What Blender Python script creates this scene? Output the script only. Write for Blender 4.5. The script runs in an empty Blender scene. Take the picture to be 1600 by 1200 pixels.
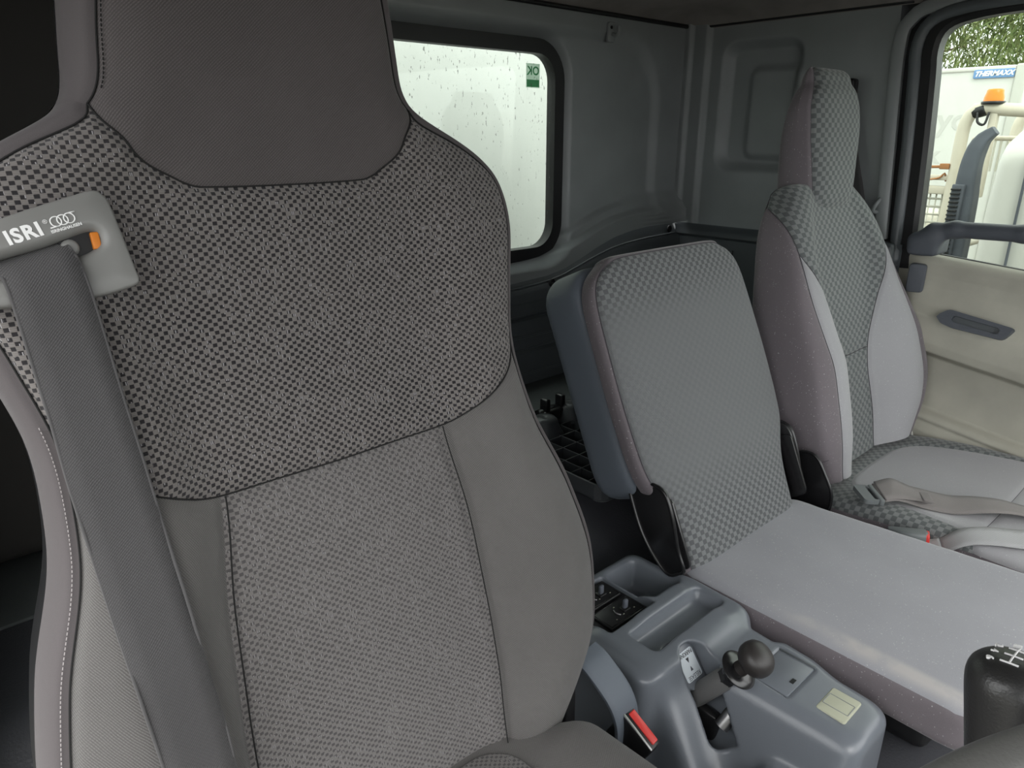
import bpy, math, random
import numpy as np
from mathutils import Vector, Matrix, Quaternion
random.seed(7); np.random.seed(7)
SC = bpy.context.scene
COL = SC.collection

# ---------------------------------------------------------------- camera, sky, exposure
CAM = (0.0, 0.0, 1.2)
YAW, PITCH = math.radians(42), math.radians(19.4)
cam_d = bpy.data.cameras.new('camera'); cam_d.sensor_width = 36; cam_d.lens = 1109 / 1600 * 36
cam_d.clip_start = 0.02; cam_d.clip_end = 300
cam = bpy.data.objects.new('camera', cam_d); COL.objects.link(cam)
cam.location = CAM
fwd = Vector((math.cos(PITCH) * math.sin(YAW), math.cos(PITCH) * math.cos(YAW), -math.sin(PITCH)))
rgt = Vector((math.cos(YAW), -math.sin(YAW), 0)); upv = rgt.cross(fwd)
cam.rotation_euler = Matrix((rgt, upv, -fwd)).transposed().to_euler()
SC.camera = cam
SC.view_settings.view_transform = 'Standard'; SC.view_settings.look = 'None'
SC.view_settings.gamma = 1.0; SC.view_settings.use_curve_mapping = False
SC.view_settings.exposure = 1.30

world = bpy.data.worlds.new('overcast'); SC.world = world; world.use_nodes = True
wn = world.node_tree; wn.nodes.clear()
w_out = wn.nodes.new('ShaderNodeOutputWorld'); w_bg = wn.nodes.new('ShaderNodeBackground')
w_tc = wn.nodes.new('ShaderNodeTexCoord'); w_sep = wn.nodes.new('ShaderNodeSeparateXYZ')
w_ramp = wn.nodes.new('ShaderNodeValToRGB')
wn.links.new(w_tc.outputs['Generated'], w_sep.inputs[0]); wn.links.new(w_sep.outputs['Z'], w_ramp.inputs[0])
cr = w_ramp.color_ramp                                             # plain overcast dome: dimmer at the horizon, brighter overhead
cr.elements[0].position = 0.0; cr.elements[0].color = (0.90, 0.92, 0.92, 1)
cr.elements[1].position = 0.7; cr.elements[1].color = (1.01, 1.015, 1.01, 1)
wn.links.new(w_ramp.outputs['Color'], w_bg.inputs['Color'])
w_bg.inputs['Strength'].default_value = 1.5
wn.links.new(w_bg.outputs[0], w_out.inputs[0])

sun_d = bpy.data.lights.new('sun', 'SUN'); sun_d.energy = 0.5; sun_d.angle = math.radians(25); sun_d.color = (1, .97, .92)
sun = bpy.data.objects.new('sun', sun_d); COL.objects.link(sun)
sun.rotation_euler = (Vector((0.45, 0.75, -0.9))).to_track_quat('-Z', 'Y').to_euler()

# ---------------------------------------------------------------- object helpers
OFF = {}
def thing(name, label, cat, loc=(0, 0, 0), group=None, kind=None):
    o = bpy.data.objects.new(name, None); COL.objects.link(o); o.location = loc
    o.empty_display_size = 0.05
    o['label'] = label; o['category'] = cat
    if group: o['group'] = group
    if kind: o['kind'] = kind
    OFF[o.name] = np.array(loc, float)
    return o
def tag(o, label, cat=None, group=None, kind=None):
    o['label'] = label
    if cat: o['category'] = cat
    if group: o['group'] = group
    if kind: o['kind'] = kind
    return o
def mesh(name, V, Fc, mat, parent=None, uv=None, smooth=True, kind=None, label=None, loc=None, sharp=None):
    V = np.asarray(V, float)
    off = OFF[parent.name] if parent is not None else np.array(loc if loc is not None else (0, 0, 0), float)
    me = bpy.data.meshes.new(name)
    me.from_pydata((V - off).tolist(), [], [list(map(int, f)) for f in Fc])
    if uv is not None:
        uvl = me.uv_layers.new(name='UVMap')
        idx = np.empty(len(me.loops), np.int32); me.loops.foreach_get('vertex_index', idx)
        uvl.data.foreach_set('uv', np.asarray(uv, np.float32)[idx].ravel())
    me.materials.append(mat)
    me.polygons.foreach_set('use_smooth', [smooth] * len(me.polygons))
    me.update()
    if smooth and sharp: me.set_sharp_from_angle(angle=math.radians(sharp))
    o = bpy.data.objects.new(name, me); COL.objects.link(o)
    if parent is not None: o.parent = parent
    else: o.location = off
    OFF[o.name] = off
    if kind: o['kind'] = kind
    if label: o['label'] = label
    return o
def struct(name, V, Fc, mat, **k):
    return mesh(name, V, Fc, mat, kind='structure', **k)

class MB:                                                          # collects several shapes into one mesh
    def __init__(s): s.V = []; s.F = []; s.n = 0
    def add(s, V, Fc):
        V = np.asarray(V, float); s.V.append(V); s.F += [[i + s.n for i in f] for f in Fc]; s.n += len(V); return s
    def build(s, name, mat, parent=None, **k): return mesh(name, np.concatenate(s.V), s.F, mat, parent, **k)

def grid_faces(nu, nv, wrap_u=False, flip=False):
    f = []
    for j in range(nv - 1):
        for i in range(nu if wrap_u else nu - 1):
            a = j * nu + i; b = j * nu + (i + 1) % nu; c = b + nu; d = a + nu
            f.append([a, d, c, b] if flip else [a, b, c, d])
    return f
def box(lo, hi, r=0.0, seg=2):
    """box with rounded edges: a subdivided cube pushed onto a rounded box"""
    lo = np.array(lo, float); hi = np.array(hi, float)
    if r <= 0:
        V = np.array([[x, y, z] for z in (lo[2], hi[2]) for y in (lo[1], hi[1]) for x in (lo[0], hi[0])])
        return V, [[0, 2, 3, 1], [4, 5, 7, 6], [0, 1, 5, 4], [2, 6, 7, 3], [0, 4, 6, 2], [1, 3, 7, 5]]
    r = min(r, (hi - lo).min() / 2 * 0.999)
    V = []; F = []
    def coords(k):
        t = [-math.cos(math.pi / 2 * i / seg) for i in range(seg + 1)]
        a = [lo[k] + r + r * x for x in t]; b = [hi[k] - r - r * x for x in reversed(t)]
        return a + b
    cs = [coords(k) for k in range(3)]; n = 2 * seg + 2
    for ax in range(3):
        u, v = (ax + 1) % 3, (ax + 2) % 3
        for side in (0, 1):
            st = len(V)
            for j in range(n):
                for i in range(n):
                    p = np.zeros(3); p[ax] = hi[ax] if side else lo[ax]; p[u] = cs[u][i]; p[v] = cs[v][j]
                    inner = np.clip(p, lo + r, hi - r); d = p - inner; L = np.linalg.norm(d)
                    V.append(inner + d / L * r if L > 1e-9 else p)
            for j in range(n - 1):
                for i in range(n - 1):
                    a = st + j * n + i; q = [a, a + 1, a + n + 1, a + n]
                    F.append(q if side else q[::-1])
    return weld(np.array(V), F)
def weld(V, F, eps=1e-6):
    key = {}; mp = []; out = []
    for p in V:
        k = tuple(np.round(p / eps).astype(np.int64))
        if k not in key: key[k] = len(out); out.append(p)
        mp.append(key[k])
    FF = []
    for f in F:
        g = []
        for i in f:
            if mp[i] not in g: g.append(mp[i])
        if len(g) > 2: FF.append(g)
    return np.array(out), FF
def xform(V, M):
    V = np.asarray(V, float); M = np.array(M)
    return V @ M[:3, :3].T + M[:3, 3]
def frame_mat(o, x, y, z):
    M = np.eye(4); M[:3, 0] = x; M[:3, 1] = y; M[:3, 2] = z; M[:3, 3] = o; return M
def unit(v): v = np.asarray(v, float); return v / np.linalg.norm(v)
def frames(path, up=(0, 0, 1), closed=False):
    P = np.asarray(path, float)
    T = np.roll(P, -1, 0) - np.roll(P, 1, 0)
    if not closed: T[0] = P[1] - P[0]; T[-1] = P[-1] - P[-2]
    T /= np.linalg.norm(T, axis=1)[:, None]
    n = np.cross(T[0], up)
    if np.linalg.norm(n) < 1e-6: n = np.cross(T[0], (1, 0, 0))
    n = unit(n); Ns = []
    for t in T:
        n = n - t * n.dot(t); n = unit(n); Ns.append(n)
    Ns = np.array(Ns); return P, T, Ns, np.cross(T, Ns)
def sweep(path, prof, closed=False, up=(0, 0, 1), caps=True, scale=None):
    """prof: (k,2) closed outline in (normal, binormal)"""
    P, T, A, B = frames(path, up, closed); prof = np.asarray(prof, float); k = len(prof); n = len(P)
    s = np.ones(n) if scale is None else np.asarray(scale)
    V = (P[:, None] + (prof[None, :, 0:1] * A[:, None] + prof[None, :, 1:2] * B[:, None]) * s[:, None, None]).reshape(-1, 3)
    F = []
    for j in range(n if closed else n - 1):
        for i in range(k):
            a = j * k + i; b = j * k + (i + 1) % k; jn = (j + 1) % n
            F.append([a, b, jn * k + (i + 1) % k, jn * k + i])
    if caps and not closed: F += [list(range(k))[::-1], [(n - 1) * k + i for i in range(k)]]
    return V, F
def circ(r, k=10): return [(r * math.cos(2 * math.pi * i / k), r * math.sin(2 * math.pi * i / k)) for i in range(k)]
def tube(path, r, k=10, closed=False, scale=None): return sweep(path, circ(r, k), closed, scale=scale)
def lathe(prof, M, k=32, caps=True):
    """prof: list of (radius, z) along local z"""
    V = []; F = []
    for r, z in prof:
        for i in range(k): V.append((r * math.cos(2 * math.pi * i / k), r * math.sin(2 * math.pi * i / k), z))
    for j in range(len(prof) - 1):
        for i in range(k): F.append([j * k + i, j * k + (i + 1) % k, (j + 1) * k + (i + 1) % k, (j + 1) * k + i])
    if caps: F += [list(range(k))[::-1], [(len(prof) - 1) * k + i for i in range(k)]]
    return xform(V, M), F
def axis_mat(o, z, xh=(1, 0, 0)):
    z = unit(z); x = np.asarray(xh, float); x = x - z * x.dot(z); x = unit(x); return frame_mat(o, x, np.cross(z, x), z)
def catmull(P, n=None, closed=False, per=8):
    P = np.asarray(P, float)
    Q = np.concatenate([P[-1:], P, P[:2]]) if closed else np.concatenate([[2 * P[0] - P[1]], P, [2 * P[-1] - P[-2]]])
    out = []; segs = len(P) if closed else len(P) - 1
    for i in range(segs):
        p0, p1, p2, p3 = Q[i:i + 4]
        for t in np.linspace(0, 1, per, endpoint=False):
            out.append(0.5 * (2 * p1 + (p2 - p0) * t + (2 * p0 - 5 * p1 + 4 * p2 - p3) * t * t + (3 * p1 - p0 - 3 * p2 + p3) * t ** 3))
    if not closed: out.append(P[-1])
    out = np.array(out)
    return resample(out, n, closed) if n else out
def resample(P, n, closed=False):
    P = np.asarray(P, float)
    if closed: P = np.concatenate([P, P[:1]])
    L = np.concatenate([[0], np.cumsum(np.linalg.norm(np.diff(P, axis=0), axis=1))])
    s = np.linspace(0, L[-1], n + 1)[:-1] if closed else np.linspace(0, L[-1], n)
    return np.stack([np.interp(s, L, P[:, k]) for k in range(P.shape[1])], 1)
def rrect(x0, x1, y0, y1, r, seg=8):
    """rounded rectangle outline, counter clockwise; r one radius or four (bl, br, tr, tl)"""
    if not hasattr(r, '__len__'): r = [r] * 4
    out = []
    for (cx, cy, a0, rr) in ((x0 + r[0], y0 + r[0], 180, r[0]), (x1 - r[1], y0 + r[1], 270, r[1]), (x1 - r[2], y1 - r[2], 0, r[2]), (x0 + r[3], y1 - r[3], 90, r[3])):
        for i in range(seg + 1):
            a = math.radians(a0 + 90 * i / seg); out.append((cx + rr * math.cos(a), cy + rr * math.sin(a)))
    return np.array(out)
def prism(poly, M, z0, z1, bev=0.0, seg=3):
    """extruded outline with rounded rims (poly counter clockwise, local xy)"""
    poly = np.asarray(poly, float); n = len(poly)
    def inset(d):
        nx = np.roll(poly, -1, 0) - np.roll(poly, 1, 0); nx /= np.maximum(np.linalg.norm(nx, axis=1), 1e-9)[:, None]
        return poly + np.stack([-nx[:, 1], nx[:, 0]], 1) * d
    rings = []
    if bev > 0:
        for i in range(seg + 1):
            a = math.pi / 2 * i / seg; rings.append((bev * (1 - math.sin(a)), z0 + bev * (1 - math.cos(a))))
        for i in range(seg + 1):
            a = math.pi / 2 * i / seg; rings.append((bev * (1 - math.cos(a)), z1 - bev * (1 - math.sin(a))))
    else: rings = [(0, z0), (0, z1)]
    V = []; F = []
    for d, z in rings:
        q = inset(d) if d > 0 else poly
        V += [(a, b, z) for a, b in q]
    for j in range(len(rings) - 1):
        for i in range(n): F.append([j * n + i, j * n + (i + 1) % n, (j + 1) * n + (i + 1) % n, (j + 1) * n + i])
    F += [list(range(n))[::-1], [(len(rings) - 1) * n + i for i in range(n)]]
    return xform(V, M), F
def ring_plate(outer, inner, M, z0, z1):
    """flat plate with a hole; outlines with equal counts"""
    n = len(outer); V = []
    for z in (z0, z1):
        V += [(a, b, z) for a, b in outer]; V += [(a, b, z) for a, b in inner]
    F = []
    for i in range(n):
        j = (i + 1) % n
        F += [[i, n + i, n + j, j], [2 * n + i, 2 * n + j, 3 * n + j, 3 * n + i], [i, j, 2 * n + j, 2 * n + i], [n + i, 3 * n + i, 3 * n + j, n + j]]
    return xform(V, M), F
def ribbon(C, W, th=0.0016, n=None):
    """strap: centre points and half width vectors"""
    C = np.asarray(C, float); W = np.asarray(W, float)
    if n: C = catmull(C, n); W = catmull(W, n)
    T = np.gradient(C, axis=0); N = np.cross(T, W); N /= np.linalg.norm(N, axis=1)[:, None]
    Wn = np.linalg.norm(W, axis=1); L = np.concatenate([[0], np.cumsum(np.linalg.norm(np.diff(C, axis=0), axis=1))])
    prof = [(-1, -.5), (-.5, -.5), (0, -.5), (.5, -.5), (1, -.5), (1, .5), (.5, .5), (0, .5), (-.5, .5), (-1, .5)]
    V = []; uv = []
    for i in range(len(C)):
        for a, b in prof: V.append(C[i] + W[i] * a + N[i] * b * th); uv.append((a * Wn[i], L[i]))
    k = len(prof); F = []
    for j in range(len(C) - 1):
        for i in range(k): F.append([j * k + i, j * k + (i + 1) % k, (j + 1) * k + (i + 1) % k, (j + 1) * k + i])
    F += [list(range(k))[::-1], [(len(C) - 1) * k + i for i in range(k)]]
    return V, F, uv
def text(name, body, size, M, mat, parent, ext=0.0004, bold=0.0, align='CENTER', label=None, squeeze=1.0, shear=0.0, space=1.0):
    cu = bpy.data.curves.new('lettering', 'FONT'); cu.body = body; cu.size = size; cu.extrude = ext; cu.offset = bold; cu.shear = shear; cu.space_character = space
    cu.align_x = align; cu.align_y = 'CENTER'; cu.resolution_u = 3
    ob = bpy.data.objects.new('lettering', cu); COL.objects.link(ob)
    me = bpy.data.meshes.new_from_object(ob.evaluated_get(bpy.context.evaluated_depsgraph_get()))
    V = np.array([v.co[:] for v in me.vertices]); F = [list(p.vertices) for p in me.polygons]
    bpy.data.objects.remove(ob); bpy.data.curves.remove(cu); bpy.data.meshes.remove(me)
    V[:, 0] *= squeeze
    return mesh(name, xform(V, M), F, mat, parent, smooth=False, label=label)

# ---------------------------------------------------------------- signed distance shapes -> mesh (moulded plastics)
def smin(a, b, k):
    h = np.clip(0.5 + 0.5 * (b - a) / k, 0, 1); return b + (a - b) * h - k * h * (1 - h)
def smax(a, b, k): return -smin(-a, -b, k)
def sd_box(X, c, h, r=0.0):
    q = np.abs(X - np.array(c)) - (np.array(h) - r)
    return np.linalg.norm(np.maximum(q, 0), axis=-1) + np.minimum(q.max(-1), 0) - r
def sd_lohi(X, lo, hi, r=0.0):
    lo = np.array(lo, float); hi = np.array(hi, float); return sd_box(X, (lo + hi) / 2, (hi - lo) / 2, r)
def sd_caps(X, a, b, ra, rb=None):
    a = np.array(a, float); b = np.array(b, float); rb = ra if rb is None else rb
    t = np.clip(((X - a) @ (b - a)) / ((b - a) @ (b - a)), 0, 1)
    return np.linalg.norm(X - a - t[..., None] * (b - a), axis=-1) - (ra + (rb - ra) * t)
def surface_net(fn, lo, hi, h, newton=3):
    lo = np.array(lo, float); n = np.ceil((np.array(hi) - lo) / h).astype(int) + 1
    ax = [lo[k] + h * np.arange(n[k]) for k in range(3)]
    X = np.stack(np.meshgrid(*ax, indexing='ij'), -1)
    val = np.empty(n)
    for i in range(0, n[0], 16): val[i:i + 16] = fn(X[i:i + 16])
    s = val < 0
    c = [(i, j, k) for i in (0, 1) for j in (0, 1) for k in (0, 1)]
    def sh(A, o): return A[o[0]:n[0] - 1 + o[0], o[1]:n[1] - 1 + o[1], o[2]:n[2] - 1 + o[2]]
    cnt = sum(sh(s, o).astype(int) for o in c); act = (cnt > 0) & (cnt < 8)
    idx = -np.ones(act.shape, int); cells = np.argwhere(act); idx[act] = np.arange(len(cells))
    pos = np.zeros((len(cells), 3)); wt = np.zeros(len(cells))
    for a in range(8):
        for b in range(a + 1, 8):
            if sum(abs(c[a][k] - c[b][k]) for k in range(3)) != 1: continue
            ca = cells + c[a]; cb = cells + c[b]
            va = val[tuple(ca.T)]; vb = val[tuple(cb.T)]; m = (va < 0) != (vb < 0)
            t = np.where(m, va / np.where(m, va - vb, 1), 0)
            pos += np.where(m[:, None], ca + (cb - ca) * t[:, None], 0); wt += m
    P = lo + h * pos / wt[:, None]
    F = []
    for k in range(3):
        d = [0, 0, 0]; d[k] = 1; a, b = (k + 1) % 3, (k + 2) % 3
        s0 = s[:n[0] - d[0], :n[1] - d[1], :n[2] - d[2]]; s1 = s[d[0]:, d[1]:, d[2]:]
        E = np.argwhere(s0 != s1)
        E = E[(E[:, a] > 0) & (E[:, b] > 0) & (E[:, a] < n[a] - 1) & (E[:, b] < n[b] - 1)]
        ea = np.zeros(3, int); ea[a] = 1; eb = np.zeros(3, int); eb[b] = 1
        q = np.stack([idx[tuple((E - ea - eb).T)], idx[tuple((E - eb).T)], idx[tuple(E.T)], idx[tuple((E - ea).T)]], 1)
        ins = s0[tuple(E.T)]
        q[~ins] = q[~ins][:, ::-1]; F.append(q)
    F = np.concatenate(F)
    e = h * 0.25
    for _ in range(newton):
        v = fn(P); G = np.stack([fn(P + e * np.eye(3)[k]) - fn(P - e * np.eye(3)[k]) for k in range(3)], 1) / (2 * e)
        g2 = np.maximum((G * G).sum(1), 0.05)
        st = -(v / g2)[:, None] * G; L = np.linalg.norm(st, axis=1)[:, None]
        P = P + st * np.minimum(1, 0.5 * h / np.maximum(L, 1e-9))
    return P, F.tolist()

# ---------------------------------------------------------------- upholstery: spline bodies cut into panels along seams
def pchip(x, y, q):
    x = np.asarray(x, float); y = np.asarray(y, float); h = np.diff(x); d = np.diff(y, axis=0) / (h if y.ndim == 1 else h[:, None])
    m = np.zeros_like(y); a, b = d[:-1], d[1:]
    m[1:-1] = np.where(a * b > 0, 2 * a * b / np.where(a + b == 0, 1, a + b), 0); m[0] = d[0]; m[-1] = d[-1]
    i = np.clip(np.searchsorted(x, q) - 1, 0, len(x) - 2); t = (q - x[i]) / h[i]; hh = h[i]
    if y.ndim > 1: t = t[:, None]; hh = hh[:, None]
    return (1 + 2 * t) * (1 - t) ** 2 * y[i] + t * (1 - t) ** 2 * hh * m[i] + t * t * (3 - 2 * t) * y[i + 1] + t * t * (t - 1) * hh * m[i + 1]
def bs_basis(n, t):
    """clamped uniform cubic B-spline basis, n control points"""
    kn = np.concatenate([[0] * 3, np.linspace(0, 1, n - 2), [1] * 3]); t = np.clip(np.asarray(t, float), 0, 1 - 1e-9)
    B = ((t[:, None] >= kn[None, :-1]) & (t[:, None] < kn[None, 1:])).astype(float)
    for p in range(1, 4):
        nb = np.zeros((len(t), B.shape[1] - 1))
        for i in range(nb.shape[1]):
            d1 = kn[i + p] - kn[i]; d2 = kn[i + p + 1] - kn[i + 1]
            if d1 > 0: nb[:, i] += (t - kn[i]) / d1 * B[:, i]
            if d2 > 0: nb[:, i] += (kn[i + p + 1] - t) / d2 * B[:, i + 1]
        B = nb
    return B
class Body:
    """net: (rows, half columns, 3) in local a (right, >= 0), f (forward), h (up); mirrored across a = 0.  u in -1..1 is 0 in the
    middle of the front and +-1 in the middle of the back, v in 0..1 runs upwards."""
    def __init__(s, net, O, A, Fw, H):
        net = np.asarray(net, float); m = net[:, ::-1].copy(); m[:, :, 0] *= -1
        s.net = np.concatenate([m[:, :-1], net], 1); s.O = np.array(O, float); s.M = np.array([A, Fw, H], float)
        s.gu = np.linspace(-1, 1, 161); s.gv = np.linspace(0, 1, 161)
        G = s.local(*np.meshgrid(s.gu, s.gv)); s.G = G
        d = np.linalg.norm(np.diff(G, axis=1), axis=2); L = np.concatenate([np.zeros((161, 1)), np.cumsum(d, 1)], 1); s.Lu = L - L[:, 80:81]
        d = np.linalg.norm(np.diff(G[:, 80], axis=0), axis=1); s.Lv = np.concatenate([[0], np.cumsum(d)])
    def local(s, u, v):
        sh = np.shape(u); u = np.ravel(u); v = np.ravel(v)
        Bu = bs_basis(s.net.shape[1], (u + 1) / 2); Bv = bs_basis(s.net.shape[0], v)
        return np.einsum('ni,nj,ijk->nk', Bv, Bu, s.net).reshape(sh + (3,))
    def world(s, L): return s.O + L @ s.M
    def uv(s, u, v):
        fu = (np.clip(u, -1, 1) + 1) * 80; fv = np.clip(v, 0, 1) * 160
        i = np.clip(fu.astype(int), 0, 159); j = np.clip(fv.astype(int), 0, 159); a = fu - i; b = fv - j
        U = (s.Lu[j, i] * (1 - a) + s.Lu[j, i + 1] * a) * (1 - b) + (s.Lu[j + 1, i] * (1 - a) + s.Lu[j + 1, i + 1] * a) * b
        return np.stack([U, np.interp(v, s.gv, s.Lv)], -1)
    def inv(s, a, h, back=False):
        """front surface parameters of the point with local a and h"""
        u, v = np.sign(a) * 0.2, 0.5
        for _ in range(12):
            c = np.array([np.interp(u, s.gu, s.G[j, :, 2]) for j in range(161)]); v = np.interp(h, np.maximum.accumulate(c), s.gv)
            row = s.local(s.gu, np.full(161, v))[:, 0]; k = np.argmax(row); k0 = np.argmin(row)
            u = np.interp(a, row[k0:k + 1], s.gu[k0:k + 1])
        return u, v
    def curve(s, pts, n):
        """pts: (a, h) points on the front, or ('u', u, h) with a given u"""
        q = []
        for p in pts:
            if p[0] == 'u':
                c = np.array([np.interp(p[1], s.gu, s.G[j, :, 2]) for j in range(161)])
                q.append((p[1], np.interp(p[2], np.maximum.accumulate(c), s.gv)))
            elif p[0] == 'uv': q.append(p[1:])
            else: q.append(s.inv(*p))
        q = np.array(q)
        return catmull(q, n) if len(q) > 2 else resample(q, n)
    def normals(s, u, v):
        e = 0.004
        du = s.local(np.clip(u + e, -1, 1), v) - s.local(np.clip(u - e, -1, 1), v)
        dv = s.local(u, np.clip(v + e, 0, 1)) - s.local(u, np.clip(v - e, 0, 1))
        N = np.cross(du, dv); N /= np.maximum(np.linalg.norm(N, axis=-1), 1e-9)[..., None]
        c = s.local(np.array([0.0]), np.array([0.5]))[0] ; 
        return N
    def panel(s, name, mat, parent, bottom, top, left, right, nu=60, nv=60, groove=0.004, gw=0.008, puff=0.0, sides='btlr', label=None, uvrot=0, lift=0.0):
        b = s.curve(bottom, nu); t = s.curve(top, nu); l = s.curve(left, nv); r = s.curve(right, nv)
        b[0] = l[0] = (b[0] + l[0]) / 2; b[-1] = r[0] = (b[-1] + r[0]) / 2
        t[0] = l[-1] = (t[0] + l[-1]) / 2; t[-1] = r[-1] = (t[-1] + r[-1]) / 2
        S = np.linspace(0, 1, nu)[None, :, None]; T = np.linspace(0, 1, nv)[:, None, None]
        Q = (1 - T) * b[None] + T * t[None] + (1 - S) * l[:, None] + S * r[:, None] - ((1 - S) * (1 - T) * b[0] + S * (1 - T) * b[-1] + (1 - S) * T * t[0] + S * T * t[-1])
        u, v = Q[..., 0], Q[..., 1]
        L = s.local(u, v); N = s.normals(u, v)
        W = s.world(L); Nw = N @ s.M; Nw /= np.linalg.norm(Nw, axis=-1)[..., None]
        if (Nw[nv // 2, nu // 2] @ (W[nv // 2, nu // 2] - s.world(s.G[80:81, [0, 80]].mean(1))[0])) < 0: Nw = -Nw
        dist = np.full(u.shape, 9.0)
        for key, line in (('b', W[0]), ('t', W[-1]), ('l', W[:, 0]), ('r', W[:, -1])):
            if key in sides:
                dd = np.linalg.norm(W.reshape(-1, 1, 3) - line[None], axis=2).min(1).reshape(u.shape); dist = np.minimum(dist, dd)
        W = W + Nw * (lift - groove * np.exp(-(dist / gw) ** 2) + puff * (1 - np.exp(-(dist / (gw * 5)) ** 2)))[..., None]
        uv = s.uv(u.ravel(), v.ravel())
        V = W.reshape(-1, 3); F = grid_faces(nu, nv)
        p = F[(nv // 2) * (nu - 1) + nu // 2]; n = np.cross(V[p[1]] - V[p[0]], V[p[2]] - V[p[0]])
        if n @ Nw[nv // 2, nu // 2] < 0: F = [f[::-1] for f in F]
        return mesh(name, V, F, mat, parent, uv=uv, label=label)
    def path(s, pts, n, lift=0.0):
        q = s.curve(pts, n); N = s.normals(q[:, 0], q[:, 1]) @ s.M; N /= np.linalg.norm(N, axis=1)[:, None]
        W = s.world(s.local(q[:, 0], q[:, 1]))
        c = s.world(s.G[80:81, [0, 80]].mean(1))[0]
        sg = np.sign(((W - c) * N).sum(1)); sg = 1 if sg.sum() >= 0 else -1
        return W + N * lift * sg

# ---------------------------------------------------------------- materials
def srgb(r, g, b): return tuple(((c / 255) / 12.92 if c / 255 <= 0.04045 else ((c / 255 + 0.055) / 1.055) ** 2.4) for c in (r, g, b)) + (1,)
class NT:
    def __init__(s, name, rough=0.6, spec=0.4, color=(0.2, 0.2, 0.2, 1)):
        s.m = bpy.data.materials.new(name); s.m.use_nodes = True; s.t = s.m.node_tree; s.t.nodes.clear()
        s.b = s.t.nodes.new('ShaderNodeBsdfPrincipled'); s.o = s.t.nodes.new('ShaderNodeOutputMaterial'); s.t.links.new(s.b.outputs[0], s.o.inputs[0])
        s.set('Base Color', color); s.set('Roughness', rough); s.set('Specular IOR Level', spec)
    def set(s, k, v):
        if isinstance(v, (bpy.types.NodeSocket,)): s.t.links.new(v, s.b.inputs[k])
        else: s.b.inputs[k].default_value = v
        return s
    def n(s, typ, ins=None, **props):
        d = s.t.nodes.new(typ)
        for k, v in props.items(): setattr(d, k, v)
        for k, v in (ins or {}).items():
            if isinstance(v, bpy.types.NodeSocket): s.t.links.new(v, d.inputs[k])
            else: d.inputs[k].default_value = v
        return d
    def math(s, op, a, b=0.0, c=0.0, clamp=False):
        d = s.n('ShaderNodeMath', {0: a, 1: b, 2: c}, operation=op); d.use_clamp = clamp; return d.outputs[0]
    def coord(s, k='UV'):
        return s.n('ShaderNodeTexCoord').outputs[k]
    def sep(s, v):
        d = s.n('ShaderNodeSeparateXYZ', {0: v}); return d.outputs[0], d.outputs[1], d.outputs[2]
    def noise(s, vec, scale, detail=3, rough=0.5):
        return s.n('ShaderNodeTexNoise', {'Vector': vec, 'Scale': scale, 'Detail': detail, 'Roughness': rough}).outputs['Fac']
    def mix(s, fac, a, b):
        d = s.n('ShaderNodeMix', data_type='RGBA'); 
        for i, v in ((0, fac), (6, a), (7, b)):
            if isinstance(v, bpy.types.NodeSocket): s.t.links.new(v, d.inputs[i])
            else: d.inputs[i].default_value = v
        return d.outputs[2]
    def ramp(s, x, lo, hi): return s.n('ShaderNodeMapRange', {0: x, 1: lo, 2: hi, 3: 0.0, 4: 1.0}).outputs[0]
    def bump(s, h, strength=0.4, dist=0.001):
        s.set('Normal', s.n('ShaderNodeBump', {'Height': h, 'Strength': strength, 'Distance': dist}).outputs[0]); return s
def plain(name, col, rough=0.55, spec=0.4, metal=0.0, grain=0.0, gscale=900, mottle=0.0):
    t = NT(name, rough, spec, col); t.set('Metallic', metal)
    if grain: t.bump(t.noise(t.coord('Object'), gscale, 2), grain, 0.0006)
    if mottle:
        f = t.ramp(t.noise(t.coord('Object'), 9, 4), 0.3, 0.7)
        a = tuple(c * (1 - mottle) for c in col[:3]) + (1,); b = tuple(c * (1 + mottle) for c in col[:3]) + (1,)
        t.set('Base Color', t.mix(f, a, b))
    return t.m
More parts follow.
